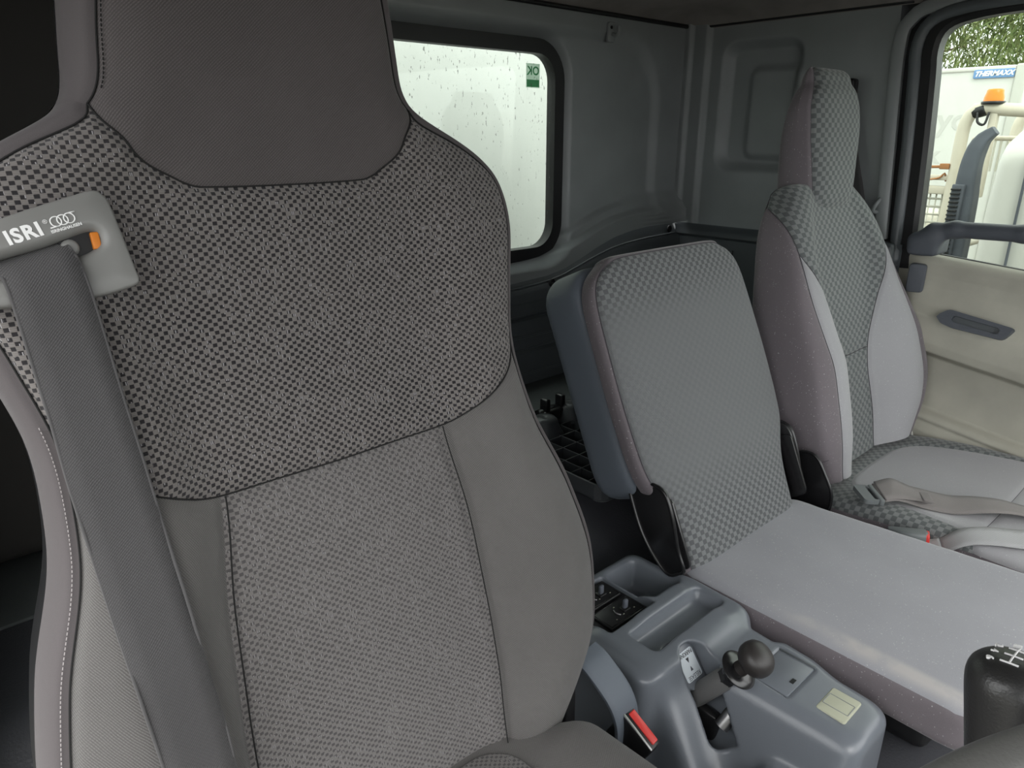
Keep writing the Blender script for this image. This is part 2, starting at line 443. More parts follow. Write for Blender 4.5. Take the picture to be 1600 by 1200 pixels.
def weave(name, dark, light, fleck, cw, ch, contrast=1.0, bump=0.5, flecks=0.5):
    """basket weave: dark and light cells in checker order, thin upright thread lines with pale flecks"""
    t = NT(name, 0.85, 0.2); x, y, _ = t.sep(t.coord('UV'))
    wob = t.math('MULTIPLY', t.math('SUBTRACT', t.noise(t.coord('UV'), 60, 2), 0.5), 0.0012)
    x = t.math('ADD', x, wob); y = t.math('ADD', y, wob)
    sq = lambda q: t.math('MINIMUM', t.math('MAXIMUM', t.math('MULTIPLY', q, 2.2), -1.0), 1.0)
    sx = sq(t.math('SINE', t.math('MULTIPLY', x, math.pi / cw))); sy = sq(t.math('SINE', t.math('MULTIPLY', y, math.pi / ch)))
    ck = t.math('MULTIPLY', sx, sy)
    f = t.ramp(ck, -0.75, -0.05)
    f = t.math('ADD', t.math('MULTIPLY', f, contrast), 1 - contrast)
    fib = t.ramp(t.math('SINE', t.math('MULTIPLY', y, math.pi * 2 / (ch / 2.6))), -1, 1)       # cross ribs in the pale cells
    strand = t.ramp(t.math('SINE', t.math('MULTIPLY', x, math.pi * 2 / (cw / 2.8))), -1, 1)      # upright strands in the dark cells
    lightc = t.mix(fib, tuple(c * 0.85 for c in light[:3]) + (1,), tuple(c * 1.10 for c in light[:3]) + (1,))
    rnd = t.n('ShaderNodeTexWhiteNoise', {'Vector': t.n('ShaderNodeCombineXYZ', {0: t.math('FLOOR', t.math('DIVIDE', x, cw / 2.8)), 1: t.math('FLOOR', t.math('DIVIDE', y, ch * 0.9)), 2: 0.0}).outputs[0]}, noise_dimensions='3D').outputs[0]
    fl = t.math('MULTIPLY', t.math('GREATER_THAN', rnd, 1 - flecks * 0.35), strand)
    darkc = t.mix(fl, dark, fleck)
    base = t.mix(f, darkc, lightc)
    big = t.ramp(t.noise(t.coord('UV'), 7, 3), 0.3, 0.7)
    base = t.mix(t.math('MULTIPLY', big, 0.07), base, tuple(c * 1.5 for c in light[:3]) + (1,))
    t.set('Base Color', base); t.set('Sheen Weight', 0.15); t.set('Sheen Roughness', 0.5)
    hgt = t.math('ADD', t.math('MULTIPLY', f, 0.8), t.math('MULTIPLY', fib, 0.2))
    t.bump(hgt, bump, 0.0012)
    return t.m
def twill(name, col, pitch=0.0016, bump=0.3, var=0.35, ang=0.6, coord='UV', sheen=0.15, mott=0.15):
    """fine diagonal ribs"""
    t = NT(name, 0.9, 0.2); x, y, _ = t.sep(t.coord(coord))
    wob = t.math('MULTIPLY', t.noise(t.coord(coord), 25, 2), 0.004)
    d = t.math('ADD', t.math('ADD', t.math('MULTIPLY', x, math.cos(ang)), t.math('MULTIPLY', y, math.sin(ang))), wob)
    e = t.math('SUBTRACT', t.math('MULTIPLY', x, math.sin(ang)), t.math('MULTIPLY', y, math.cos(ang)))
    s1 = t.ramp(t.math('SINE', t.math('MULTIPLY', d, 2 * math.pi / pitch)), -1, 1)
    s2 = t.ramp(t.math('SINE', t.math('MULTIPLY', e, 2 * math.pi / (pitch * 1.4))), -1, 1)
    h = t.math('MULTIPLY', s1, t.math('ADD', 0.6, t.math('MULTIPLY', s2, 0.4)))
    gr = t.noise(t.coord(coord), 900, 2)
    f = t.math('ADD', t.math('MULTIPLY', h, 0.6), t.math('MULTIPLY', gr, 0.4))
    base = t.mix(f, tuple(c * (1 - var) for c in col[:3]) + (1,), tuple(c * (1 + var) for c in col[:3]) + (1,))
    big = t.ramp(t.noise(t.coord(coord), 11, 4), 0.3, 0.7)
    base = t.mix(t.math('MULTIPLY', big, mott), base, tuple(min(1, c * 1.6) for c in col[:3]) + (1,))
    t.set('Base Color', base); t.set('Sheen Weight', sheen); t.set('Sheen Roughness', 0.5)
    t.bump(h, bump, 0.0006)
    return t.m
def check(name, dark, light, cw, ch, coord='UV', sheen_fade=None):
    """woven check: herringbone lines in the pale squares"""
    t = NT(name, 0.85, 0.2); x, y, _ = t.sep(t.coord(coord))
    ck = t.math('MULTIPLY', t.math('SINE', t.math('MULTIPLY', x, math.pi / cw)), t.math('SINE', t.math('MULTIPLY', y, math.pi / ch)))
    f = t.ramp(ck, -0.10, 0.10)
    if sheen_fade:                                                        # angle-dependent sheen painted into the colour: weave contrast fades mid-panel
        m = t.math('MULTIPLY', t.n('ShaderNodeMapRange', {0: y, 1: sheen_fade[0], 2: sheen_fade[1], 3: 0.0, 4: 1.0}, interpolation_type='SMOOTHSTEP').outputs[0], t.n('ShaderNodeMapRange', {0: y, 1: sheen_fade[2], 2: sheen_fade[3], 3: 1.0, 4: 0.0}, interpolation_type='SMOOTHSTEP').outputs[0])
        m = t.math('MULTIPLY', m, sheen_fade[4]); f = t.math('ADD', t.math('MULTIPLY', f, t.math('SUBTRACT', 1.0, m)), t.math('MULTIPLY', m, 0.72))
    zz = t.math('PINGPONG', x, cw / 2)
    hb = t.ramp(t.math('SINE', t.math('MULTIPLY', t.math('ADD', y, zz), 2 * math.pi / (ch / 3.2))), -0.6, 0.6)
    ln = t.ramp(t.math('SINE', t.math('MULTIPLY', y, 2 * math.pi / (ch / 5))), -1, 1)
    lc = t.mix(hb, tuple(c * 0.72 for c in light[:3]) + (1,), tuple(c * 1.18 for c in light[:3]) + (1,))
    dc = t.mix(ln, tuple(c * 0.85 for c in dark[:3]) + (1,), tuple(c * 1.15 for c in dark[:3]) + (1,))
    base = t.mix(f, dc, lc)
    big = t.ramp(t.noise(t.coord(coord), 6, 3), 0.3, 0.75)
    base = t.mix(t.math('MULTIPLY', big, 0.12), base, light)
    t.set('Base Color', base); t.set('Sheen Weight', 0.25); t.set('Sheen Roughness', 0.4)
    t.bump(t.math('ADD', t.math('MULTIPLY', f, 0.4), t.math('MULTIPLY', hb, 0.3)), 0.35, 0.001)
    return t.m
def velour(name, col, mott=0.15, coord='Object', sheen=0.5, specks=True):
    t = NT(name, 0.95, 0.15); c = t.coord(coord)
    gr = t.noise(c, 1500, 2); big = t.ramp(t.noise(c, 8, 4), 0.3, 0.7)
    base = t.mix(gr, tuple(k * 0.82 for k in col[:3]) + (1,), tuple(min(1, k * 1.18) for k in col[:3]) + (1,))
    base = t.mix(t.math('MULTIPLY', big, mott), base, tuple(min(1, k * 1.35) for k in col[:3]) + (1,))
    if specks:
        sp = t.math('GREATER_THAN', t.noise(c, 420, 0), 0.80)
        base = t.mix(t.math('MULTIPLY', sp, 0.6), base, (0.6, 0.6, 0.6, 1))
    t.set('Base Color', base); t.set('Sheen Weight', sheen); t.set('Sheen Roughness', 0.35); t.bump(gr, 0.25, 0.0006)
    return t.m

# colours
M = {}
M['trim_mid'] = plain('grey moulded trim', srgb(133, 137, 138), 0.40, 0.5, grain=0.25, gscale=700, mottle=0.06)
M['trim_dark'] = plain('dark grey moulded trim', srgb(84, 89, 92), 0.38, 0.5, grain=0.3, gscale=600, mottle=0.05)
M['headliner'] = plain('felt headliner', srgb(138, 133, 130), 0.95, 0.1, grain=0.6, gscale=500, mottle=0.15)
M['rubber'] = plain('black rubber', (0.010, 0.010, 0.011, 1), 0.45, 0.4)
M['black'] = plain('black plastic', (0.012, 0.012, 0.013, 1), 0.35, 0.5)
M['black_metal'] = plain('black painted steel', (0.012, 0.012, 0.013, 1), 0.22, 0.6)
M['vinyl'] = plain('dark vinyl mat', (0.062, 0.064, 0.072, 1), 0.40, 0.5, grain=0.9, gscale=260)
M['carpet'] = plain('grey shelf felt', srgb(88, 92, 92), 0.95, 0.1, grain=0.7, gscale=900, mottle=0.1)
M['dash'] = plain('dashboard plastic', srgb(95, 98, 100), 0.6, 0.3, grain=0.3)
M['chrome'] = plain('bright zinc', (0.6, 0.6, 0.6, 1), 0.25, 0.5, metal=1.0)

def glass(name, tint=(0.86, 0.91, 0.88, 1), dirt=0.0):
    t = NT(name); t.t.nodes.remove(t.b)
    tr = t.n('ShaderNodeBsdfTransparent', {'Color': tint}); gl = t.n('ShaderNodeBsdfGlossy', {'Color': (1, 1, 1, 1), 'Roughness': 0.02})
    fr = t.n('ShaderNodeFresnel', {'IOR': 1.45})
    fac = t.math('MULTIPLY', fr.outputs[0], t.math('SUBTRACT', 1.0, t.n('ShaderNodeNewGeometry').outputs['Backfacing']))   # no mirror on the inner face of the pane
    mx = t.n('ShaderNodeMixShader', {0: fac, 1: tr.outputs[0], 2: gl.outputs[0]}); out = mx.outputs[0]
    if dirt:
        c = t.coord('Object'); mp = t.n('ShaderNodeMapping', {'Vector': c, 'Scale': (1.0, 1.0, 0.35)}).outputs[0]
        zz_ = t.sep(c)[2]; up_ = t.n('ShaderNodeMapRange', {0: zz_, 1: 1.0, 2: 1.41, 3: 0.0, 4: 0.045}).outputs[0]
        sp = t.ramp(t.math('ADD', t.noise(mp, 170, 3, 0.6), up_), 0.70, 0.735)
        film = t.math('MULTIPLY', t.ramp(t.noise(mp, 7, 4), 0.3, 0.8), 0.05)
        f = t.math('ADD', t.math('MULTIPLY', sp, dirt), film, clamp=True)
        df = t.n('ShaderNodeBsdfDiffuse', {'Color': (0.25, 0.26, 0.24, 1)})
        out = t.n('ShaderNodeMixShader', {0: f, 1: out, 2: df.outputs[0]}).outputs[0]
    t.t.links.new(out, t.o.inputs[0]); return t.m
M['glass'] = glass('window glass', dirt=0.6)
M['glass_clean'] = glass('clear window glass', (0.80, 0.84, 0.80, 1))

def sd_rr(x, y, x0, x1, y0, y1, r):
    qx = np.abs(x - (x0 + x1) / 2) - (x1 - x0) / 2 + r; qy = np.abs(y - (y0 + y1) / 2) - (y1 - y0) / 2 + r
    return np.hypot(np.maximum(qx, 0), np.maximum(qy, 0)) + np.minimum(np.maximum(qx, qy), 0) - r
def sstep(a, b, x):
    t = np.clip((x - a) / (b - a), 0, 1); return t * t * (3 - 2 * t)

# ================================================================ the cab shell
XC, XR, XL, YR, ZR = 1.035, 2.07, -0.09, 1.46, 1.51
def belt(x):                                                       # height of the seam between the light and the dark rear trim
    d = np.abs(np.asarray(x, float) - XC)
    return np.interp(d, [0, .26, .405, .47, .538, .61, .68, .76, .84, 1.03, 1.2], [.803, .804, .813, .827, .852, .878, .899, .912, .919, .926, .926])
WX0, WX1, WZ0, WZ1 = 0.560, 1.510, 0.878, 1.416
win = rrect(WX0, WX1, WZ0, WZ1, [.085, .085, .075, .075], 14)
def rear_y(x, z):
    d = sd_rr(x, z, WX0, WX1, WZ0, WZ1, .08)
    y = YR + 0.030 * (1 - sstep(0.012, 0.048, d))                  # flange falling back to the glass
    arch = sd_rr(x, z, XC - .905, XC + .905, .60, 1.475, .19)
    y = y + 0.016 * (1 - sstep(-0.035, 0.0, arch))                 # broad pressed field
    b = z - belt(x)
    y = y - 0.022 * (1 - sstep(0.046, 0.062, b)) - 0.018 * (1 - sstep(0.082, 0.097, b)) * sstep(1.36, 1.60, XC + np.abs(x - XC))
    y = y - 0.03 * sstep(0.99, 1.05, np.abs(x - XC)) ** 2
    return y
NA, NRr = 420, 130
ang = np.linspace(0, 2 * math.pi, NA, endpoint=False); cx, cz = XC, 1.15
def polar(poly, ang):
    P = resample(poly, 4000, True) - np.array([cx, cz]); a = np.arctan2(P[:, 1], P[:, 0]) % (2 * math.pi); r = np.hypot(P[:, 0], P[:, 1])
    i = np.argsort(a); return np.interp(ang, np.concatenate([a[i] - 2 * math.pi, a[i], a[i] + 2 * math.pi]), np.tile(r[i], 3))
xs = np.linspace(XL, XR + .01, 200)
outer = np.concatenate([np.stack([xs, belt(xs)], 1), [[XR + .01, 1.62]], [[XL, 1.62]]])
ro, ri = polar(outer, ang), polar(win, ang)
V = []
for k in range(NRr):
    f = (k / (NRr - 1)) ** 1.35; r = ri + (ro - ri) * f
    x = cx + r * np.cos(ang); z = cz + r * np.sin(ang); V.append(np.stack([x, rear_y(x, z), z], 1))
wall_rear = struct('wall_rear', np.concatenate(V), grid_faces(NA, NRr, True, flip=True), M['trim_mid'])
tag(wall_rear, 'grey moulded rear wall of the cab around the window')
# dark ribbed lower rear trim
zz = np.array([.44, .50, .534, .536, .600, .603, .606, .638, .640, .646, .649, .690, .693, .700, .706, .709, .745, .748, .775, .785, .792, .797, .81])
yy = np.array([.0, .0, .0, .004, .004, .012, .016, .016, .013, .013, .020, .020, .028, .028, .020, .010, .010, .002, .002, .004, .010, .012, .016])
zf = np.linspace(.44, .81, 150)
rows = []
xs = np.linspace(XL, XR, 90)
for z in zf:
    y0 = np.interp(z, zz, yy); t = (z - .44) / (.81 - .44)
    zt = z + (belt(xs) - .803) * np.clip((z - .72) / (.81 - .72), 0, 1) * 1.0
    rows.append(np.stack([xs, np.full_like(xs, YR - .026) + y0 * 1.5, np.minimum(zt, belt(xs) + .004)], 1))
lower = struct('trim_1', np.concatenate(rows), grid_faces(90, 150, flip=False), M['trim_dark'], sharp=35)
tag(lower, 'dark ribbed lower trim panel along the rear wall')
for zr in (.536, .607, .647, .707, .790):                              # beads on the pressed ribs
    yb_ = YR - .026 + float(np.interp(zr, zz, yy)) * 1.5 - .001
    zb_ = lambda x: zr + (float(belt(x)) - .803) * min(max((zr - .72) / .09, 0), 1)
    V, F = tube([(x, yb_, zb_(x)) for x in np.linspace(XL + .01, XR - .02, 40)], .0032, 8); mesh('rib', V, F, M['trim_dark'], lower)
for x in (.62, 1.45, 2.0):                                          # clips on the lip of the dark trim
    V, F = lathe([(.012, 0), (.012, .004), (.009, .005), (.006, .003), (.0, .002)], axis_mat((x, YR - .021, float(belt(x)) - .022), (0, -1, 0)), 18)
    mesh('trim_clip', V, F, M['rubber'], lower)
# rear window: rubber seal and glass
sealp = resample(rrect(WX0 - .004, WX1 + .004, WZ0 - .004, WZ1 + .004, .085, 14), 200, True)
path = np.stack([sealp[:, 0], np.full(200, YR + .040), sealp[:, 1]], 1)
V, F = sweep(path, [(-.018, -.016), (.018, -.016), (.020, .0), (.018, .016), (-.018, .016), (-.020, 0)], closed=True, up=(0, 1, 0))
seal = struct('window_1', V, F, M['rubber'], sharp=40); tag(seal, 'wide rear cab window with a black rubber seal')
V, F = prism(rrect(WX0 - .01, WX1 + .01, WZ0 - .01, WZ1 + .01, .085, 14), frame_mat((0, YR + .04, 0), (1, 0, 0), (0, 0, 1), (0, -1, 0)), -.002, .002)
mesh('pane', V, F, M['glass'], seal, smooth=False)
# green OK sticker on the outside of the glass, read from behind
def film(name, col):                                                # thin print that daylight shines through
    t = NT(name); t.t.nodes.remove(t.b)
    mx = t.n('ShaderNodeMixShader', {0: 0.65, 1: t.n('ShaderNodeBsdfDiffuse', {'Color': col}).outputs[0], 2: t.n('ShaderNodeBsdfTranslucent', {'Color': col}).outputs[0]})
    t.t.links.new(mx.outputs[0], t.o.inputs[0]); return t.m
M['sticker_green'] = film('green sticker', srgb(176, 196, 180)); M['sticker_green_dark'] = film('green sticker print', srgb(96, 160, 120))
st = mesh('window_sticker', *(lambda: (np.array([(1.405, YR + .0440, 1.318), (1.455, YR + .0440, 1.318), (1.455, YR + .0440, 1.378), (1.405, YR + .0440, 1.378)]), [[0, 1, 2, 3]]))(), M['sticker_green'], smooth=False, loc=(1.43, YR + .044, 1.348))
tag(st, 'small green OK sticker in the corner of the rear window glass', 'sticker')
text('print', 'OK', .030, frame_mat((1.430, YR + .0432, 1.359), (-1, 0, 0), (0, 0, 1), (0, 1, 0)), M['sticker_green_dark'], st, ext=.0, bold=.0008)
V, F = np.array([(1.407, YR + .0436, 1.320), (1.453, YR + .0436, 1.320), (1.453, YR + .0436, 1.338), (1.407, YR + .0436, 1.338)]), [[0, 1, 2, 3]]; mesh('print_band', V, F, M['sticker_green_dark'], st, smooth=False)
text('print', 'PASSED', .010, frame_mat((1.430, YR + .0427, 1.329), (-1, 0, 0), (0, 0, 1), (0, 1, 0)), M['sticker_green'], st, ext=.0001) if False else None
# coat hook on the rear wall
hk = thing('coat_hook', 'small grey coat hook high on the rear wall beside the window', 'hook', (1.687, rear_y(np.array(1.687), np.array(1.47)) - .001, 1.47))
hy = OFF['coat_hook'][1]
V, F = prism(rrect(-.016, .016, -.026, .026, .008, 5), frame_mat((1.687, hy, 1.47), (1, 0, 0), (0, 0, 1), (0, -1, 0)), -.004, .007, .003); mesh('base', V, F, M['trim_mid'], hk)
V, F = tube(catmull([(1.689, hy - .006, 1.466), (1.689, hy - .022, 1.462), (1.689, hy - .030, 1.470), (1.689, hy - .028, 1.484)], 14), .0048, 8); mesh('prong', V, F, M['trim_mid'], hk)
V, F = lathe([(.0045, 0), (.0045, .002), (.002, .0025)], axis_mat((1.683, hy - .0068, 1.482), (0, -1, 0)), 10); mesh('screw', V, F, M['rubber'], hk)

# passenger side wall
def side_x(y, z):
    sh = (z - 1.1) * 0.02
    o = sd_rr(y, z, 1.075, 1.335, 1.09, 1.462, .05); i = sd_rr(y, z, 1.075, 1.245, 1.130, 1.385, .03)
    x = XR + 0.030 * (1 - sstep(-.030, .004, o)) - 0.014 * (1 - sstep(-.014, .012, i))
    x = x - 0.016 * sstep(1.375, 1.392, y) - 0.012 * sstep(1.432, 1.445, y)      # upright ribs by the corner
    x = x + 0.030 * sstep(.86, .80, y) * 0
    return x
ys = np.linspace(.795, 1.462, 190); zs = np.linspace(.915, 1.60, 150)
Y, Z = np.meshgrid(ys, zs)
ysh = Y + np.where(Y < .85, (Z - .95) * .065 * (.85 - Y) / .055, 0)
V = np.stack([side_x(Y, Z), ysh, Z], -1).reshape(-1, 3)
wr = struct('wall_right', V, grid_faces(190, 150, flip=True), M['trim_mid']); tag(wr, 'grey moulded side wall panel behind the passenger door with a pressed pocket')
V, F = tube([(2.052, 1.447, z) for z in np.linspace(.92, 1.52, 12)], .0045, 8); mesh('corner_joint', V, F, M['rubber'], wr)
zs = np.linspace(.10, .922, 90); ys = np.linspace(.72, 1.45, 60); Y, Z = np.meshgrid(ys, zs)
X = 2.052 - .006 * sstep(.905, .915, Z) + .012 * sstep(.885, .875, Z) * sstep(.80, .82, Y)
lo2 = struct('trim_2', np.stack([X, Y, Z], -1).reshape(-1, 3), grid_faces(60, 90, flip=True), M['trim_dark'], sharp=40); tag(lo2, 'dark lower side trim behind the passenger seat')
text('mark', 'H', .032, frame_mat((2.058, 1.235, .835), (0, -1, 0), (0, 0, 1), (-1, 0, 0)), M['rubber'], lo2, ext=.0006)
# driver side: rear quarter and pillar
V, F = box((XL - .03, .78, 0), (XL, YR + .03, 1.62), .004); wl = struct('wall_left', V, F, M['trim_dark']); tag(wl, 'dark side wall behind the driver door opening')
V, F = box((XL - .02, .74, 0), (XL + .025, .80, 1.55), .012); mesh('door_pillar', V, F, M['trim_dark'], wl)
M['quarter'] = plain('dark brown quarter trim', (0.034, 0.032, 0.030, 1), 0.7, 0.25, grain=0.3)
V, F = box((XL - .005, 1.28, .535), (.37, 1.44, 1.60), .035, 4); rq = struct('trim_7', V, F, M['quarter']); tag(rq, 'dark quarter panel in the rear corner behind the driver seat')   # rear_quarter
# roof
nx, ny = 60, 60
X, Y = np.meshgrid(np.linspace(XL, XR, nx), np.linspace(-.50, YR + .02, ny))
ex = np.minimum(np.minimum(X - XL, XR - X), np.minimum(YR + .02 - Y, (Y + .62)))
Z = ZR - .004 + .075 * (1 - np.exp(-np.maximum(ex, 0) / .16)) + .012 * np.exp(-((ex - .05) / .02) ** 2)
ceil = struct('ceiling', np.stack([X, Y, Z], -1).reshape(-1, 3), grid_faces(nx, ny, flip=True), M['headliner']); tag(ceil, 'dark felt headliner of the cab roof')
V, F = box((XL - .05, -.55, 1.60), (XR + .05, YR + .08, 1.63), .01); mesh('roof_skin', V, F, M['trim_mid'], ceil)
V, F = tube([(x, YR - .006, ZR + .004) for x in np.linspace(.0, 2.06, 30)], .006, 8); mesh('edge_gap', V, F, M['rubber'], ceil)
V, F = tube([(XR - .006, y, ZR + .002) for y in np.linspace(.80, 1.45, 20)], .005, 8); mesh('edge_gap', V, F, M['rubber'], ceil)
# floor, rear shelf and engine cover
V, F = box((XL - .05, -1.0, -.04), (XR + .05, .95, .0)); fl = struct('floor', V, F, M['vinyl'], smooth=False); tag(fl, 'dark vinyl cab floor')
prof = [(.70, .0), (.705, .20), (.72, .36), (.745, .385), (.80, .410), (.925, .490), (.945, .499), (.965, .502), (1.20, .502), (1.40, .502), (1.47, .502)]
pf = catmull(prof, 60); xs = np.linspace(XL, XR, 40)
V = np.array([[x, y, z] for y, z in pf for x in xs]); sh = struct('floor_shelf', V, grid_faces(40, 60, flip=False), M['vinyl'], sharp=50)
sh.name = 'floor.001'; tag(sh, 'raised vinyl covered bulkhead and shelf behind the seats'); OFF[sh.name] = np.zeros(3)
V, F = box((XL + .01, 1.16, .500), (XR - .02, YR - .02, .507), .003); mesh('shelf_felt', V, F, M['carpet'], sh)
def f(X):
    d = sd_lohi(X, (.62, -.9, -.1), (1.46, .72, .300), .05); return d
V, F = surface_net(f, (.58, -.35, .0), (1.50, .76, .34), .02); ec = struct('trim_3', V, F, M['vinyl']); tag(ec, 'dark textured engine cover below the middle seat')

# windscreen end of the cab (behind the camera)
V, F = sweep([(XL, -.52, 1.56), (XL, -.66, 1.25), (XL, -.95, .70)], [(-.04, -.03), (.04, -.03), (.04, .03), (-.04, .03)]); struct('trim_4', V, F, M['trim_dark'], label='left windscreen pillar')
V, F = sweep([(XR, -.52, 1.56), (XR, -.66, 1.25), (XR, -.95, .70)], [(-.04, -.03), (.04, -.03), (.04, .03), (-.04, .03)]); struct('trim_5', V, F, M['trim_dark'], label='right windscreen pillar')
V, F = box((XL + .02, -.60, 1.37), (XR - .04, -.24, 1.58), .05); struct('shade_block', V, F, M['headliner'], label='unseen overhead block added to shade the upper rear wall')  # out of view, added to keep sky light off the upper rear wall
V, F = box((XL - .03, -.62, 1.42), (XL + .02, .80, 1.62), .02); struct('shade_header', V, F, M['trim_dark'], label='unseen header added over the driver door opening to cut sky light')  # unseen, hung low in the door opening to darken wall and headrest
V, F = box((XL, -1.02, -.04), (XR, -.92, .74), .02); struct('wall_front', V, F, M['dash'], label='front wall of the cab below the windscreen')
def f(X):
    d = sd_lohi(X, (XL + .03, -.915, .30), (XR - .03, -.62, .66), .06)
    return smin(d, sd_lohi(X, (.05, -.88, .55), (.60, -.52, .73), .05), .04)
V, F = surface_net(f, (XL - .03, -1.04, .26), (XR + .03, -.48, .78), .025)
db = mesh('dashboard', V, F, M['dash'], loc=(XC, -.8, .3)); tag(db, 'grey moulded dashboard under the windscreen', 'dashboard')

# ================================================================ passenger door
SL = 0.15
M['door'] = plain('pale grey door card', srgb(172, 170, 158), 0.62, 0.3, grain=0.35, gscale=380, mottle=0.12)
M['door_dark'] = plain('dark textured grip', srgb(80, 84, 91), 0.5, 0.4, grain=0.8, gscale=420)
door = thing('door_1', 'pale grey passenger door with armrest, pull and dark grab bar', 'door', (XR, .7, .3), kind='structure')
del door['category']
zp = [.05, .30, .440, .465, .477, .485, .495, .507, .515, .60, .652, .664, .677, .70, .735, .765, .788, .83, .86, .893, .905, .910]
xp = [.055, .055, .060, .060, .052, .046, .050, .040, .014, .008, .006, .030, .058, .062, .060, .054, .034, .016, .016, .022, .014, .0]
ys = np.linspace(-.45, .735, 120); zs = np.concatenate([np.linspace(.05, .42, 10), np.linspace(.425, .91, 130)])
Y, Zb = np.meshgrid(ys, zs)
Zs = Zb - SL * (.70 - Y) * 1.0 * np.clip((.90 - Zb) / .20, 0, 1) - .085 * (.70 - Y) * np.clip((Zb - .70) / .2, 0, 1)
edge = sstep(.735, .66, Y)
X = 2.075 - np.interp(Zb, zp, xp) * (0.35 + .65 * edge) - .012 * edge
V = np.stack([X, Y, Zs], -1).reshape(-1, 3)
mesh('door_card', V, grid_faces(120, 140, flip=True), M['door'], door)
V, F = box((2.072, -.45, .05), (2.12, .735, .86), .01); mesh('door_skin', V, F, M['trim_mid'], door)
# window frame
pin = np.array([(.713, .86), (.716, .93), (.728, 1.15), (.742, 1.33), (.748, 1.39), (.740, 1.435), (.715, 1.463), (.665, 1.478), (.56, 1.487), (.2, 1.497), (-.25, 1.50)])
path = catmull(np.stack([np.full(len(pin), 2.080), pin[:, 0], pin[:, 1]], 1), 90)
V, F = sweep(path, [(-.022, -.024), (.022, -.024), (.022, .010), (.012, .024), (-.012, .024), (-.022, .014)], up=(1, 0, 0)); mesh('window_frame', V, F, M['rubber'], door, sharp=40)
V, F = sweep(path + np.array([-.020, .026, .004]), circ(.016, 10), up=(1, 0, 0)); mesh('door_seal', V, F, M['trim_dark'], door)
yz = np.concatenate([pin, [(-.25, .82), (.0, .838), (.35, .868)]])
M4 = frame_mat((2.09, 0, 0), (0, -1, 0), (0, 0, 1), (-1, 0, 0))
poly = np.stack([-yz[:, 0], yz[:, 1]], 1)
if np.sum(poly[:, 0] * np.roll(poly[:, 1], -1) - np.roll(poly[:, 0], -1) * poly[:, 1]) < 0: poly = poly[::-1]
V, F = prism(poly, M4, -.002, .002); wp = struct('window_2', V, F, M['glass_clean'], smooth=False); tag(wp, 'passenger door window glass')
V, F = tube([(2.074, y, .905 - .088 * (.70 - y) + .001) for y in np.linspace(.70, -.4, 20)], .0065, 8); mesh('glass_wiper_strip', V, F, M['rubber'], door)
# pillar trim strip and belt slot behind the door
V, F = sweep(catmull([(2.058, .783, .93), (2.060, .800, 1.15), (2.064, .818, 1.40), (2.062, .80, 1.47), (2.062, .72, 1.50), (2.062, .4, 1.512)], 50), [(-.016, -.008), (.016, -.008), (.016, .006), (.010, .010), (-.010, .010), (-.016, .006)], up=(1, 0, 0))
pl = struct('trim_6', V, F, M['trim_mid'], sharp=40); tag(pl, 'grey pillar strip round the passenger door opening')
V, F = box((2.02, .735, .30), (2.075, .80, .925), .012); mesh('pillar_foot', V, F, M['trim_dark'], pl)
V, F = box((2.086, .752, .30), (2.11, .84, 1.60)); mesh('pillar_backing', V, F, M['rubber'], pl, smooth=False)
V, F = box((2.060, -.50, 1.512), (2.11, .84, 1.60)); mesh('door_header', V, F, M['trim_dark'], pl, smooth=False)
# dark grab bar over the sill
def f(X):
    p = [(1.990, .655, .945), (1.990, .632, .970), (1.990, .585, .979), (1.990, .44, .982), (1.990, .06, .985)]
    d = 9.0
    for a, b in zip(p[:-1], p[1:]): d = smin(d, sd_caps(X * np.array([1, 1, 1]), a, b, .0195), .012) if not isinstance(d, float) else sd_caps(X, a, b, .0195)
    foot = sd_lohi(X, (1.970, .612, .910), (2.06, .684, .958), .012)
    d = smin(d, foot, .03)
    return smin(d, sd_lohi(X, (1.970, .02, .890), (2.07, .10, .985), .012), .03)
V, F = surface_net(f, (1.94, -.04, .86), (2.08, .72, 1.02), .006); mesh('grab_bar', V, F, M['door_dark'], door)
# speaker grille
V, F = prism(rrect(-.0205, .0205, -.037, .037, .009, 5), frame_mat((2.030, .666, .843), unit((0.25, -1, 0)), (0, 0, 1), unit((-1, -.25, 0))), -.02, .006, .003); mesh('speaker_cover', V, F, M['door_dark'], door)
# armrest pull: plate with a slot
px_ = unit((0.0, -1, -.13)); pn_ = unit((-1, 0, .30)); pm = frame_mat((2.0, .505, .755), px_, np.cross(pn_, px_), pn_)
outl = resample(np.array([(-.085, -.008), (-.080, .002), (-.065, .016), (-.058, .018), (.079, .015), (.083, .010), (.074, -.014), (.066, -.020), (-.045, -.025), (-.07, -.021)]), 64, True)
inn = resample(rrect(-.050, .058, -.010, .006, .0075, 8), 64, True)
if np.sum(outl[:, 0] * np.roll(outl[:, 1], -1) - np.roll(outl[:, 0], -1) * outl[:, 1]) < 0: outl = outl[::-1]
k = np.argmin(np.hypot(*(outl - np.array((-.078, -.019))).T)); outl = np.roll(outl, -k, 0)
V, F = ring_plate(outl, inn, pm, -.03, .004); mesh('door_pull', V, F, M['door_dark'], door, smooth=False)
V, F = prism(inn, pm, -.028, -.010); mesh('pull_slot', V, F, M['trim_dark'], door, smooth=False)

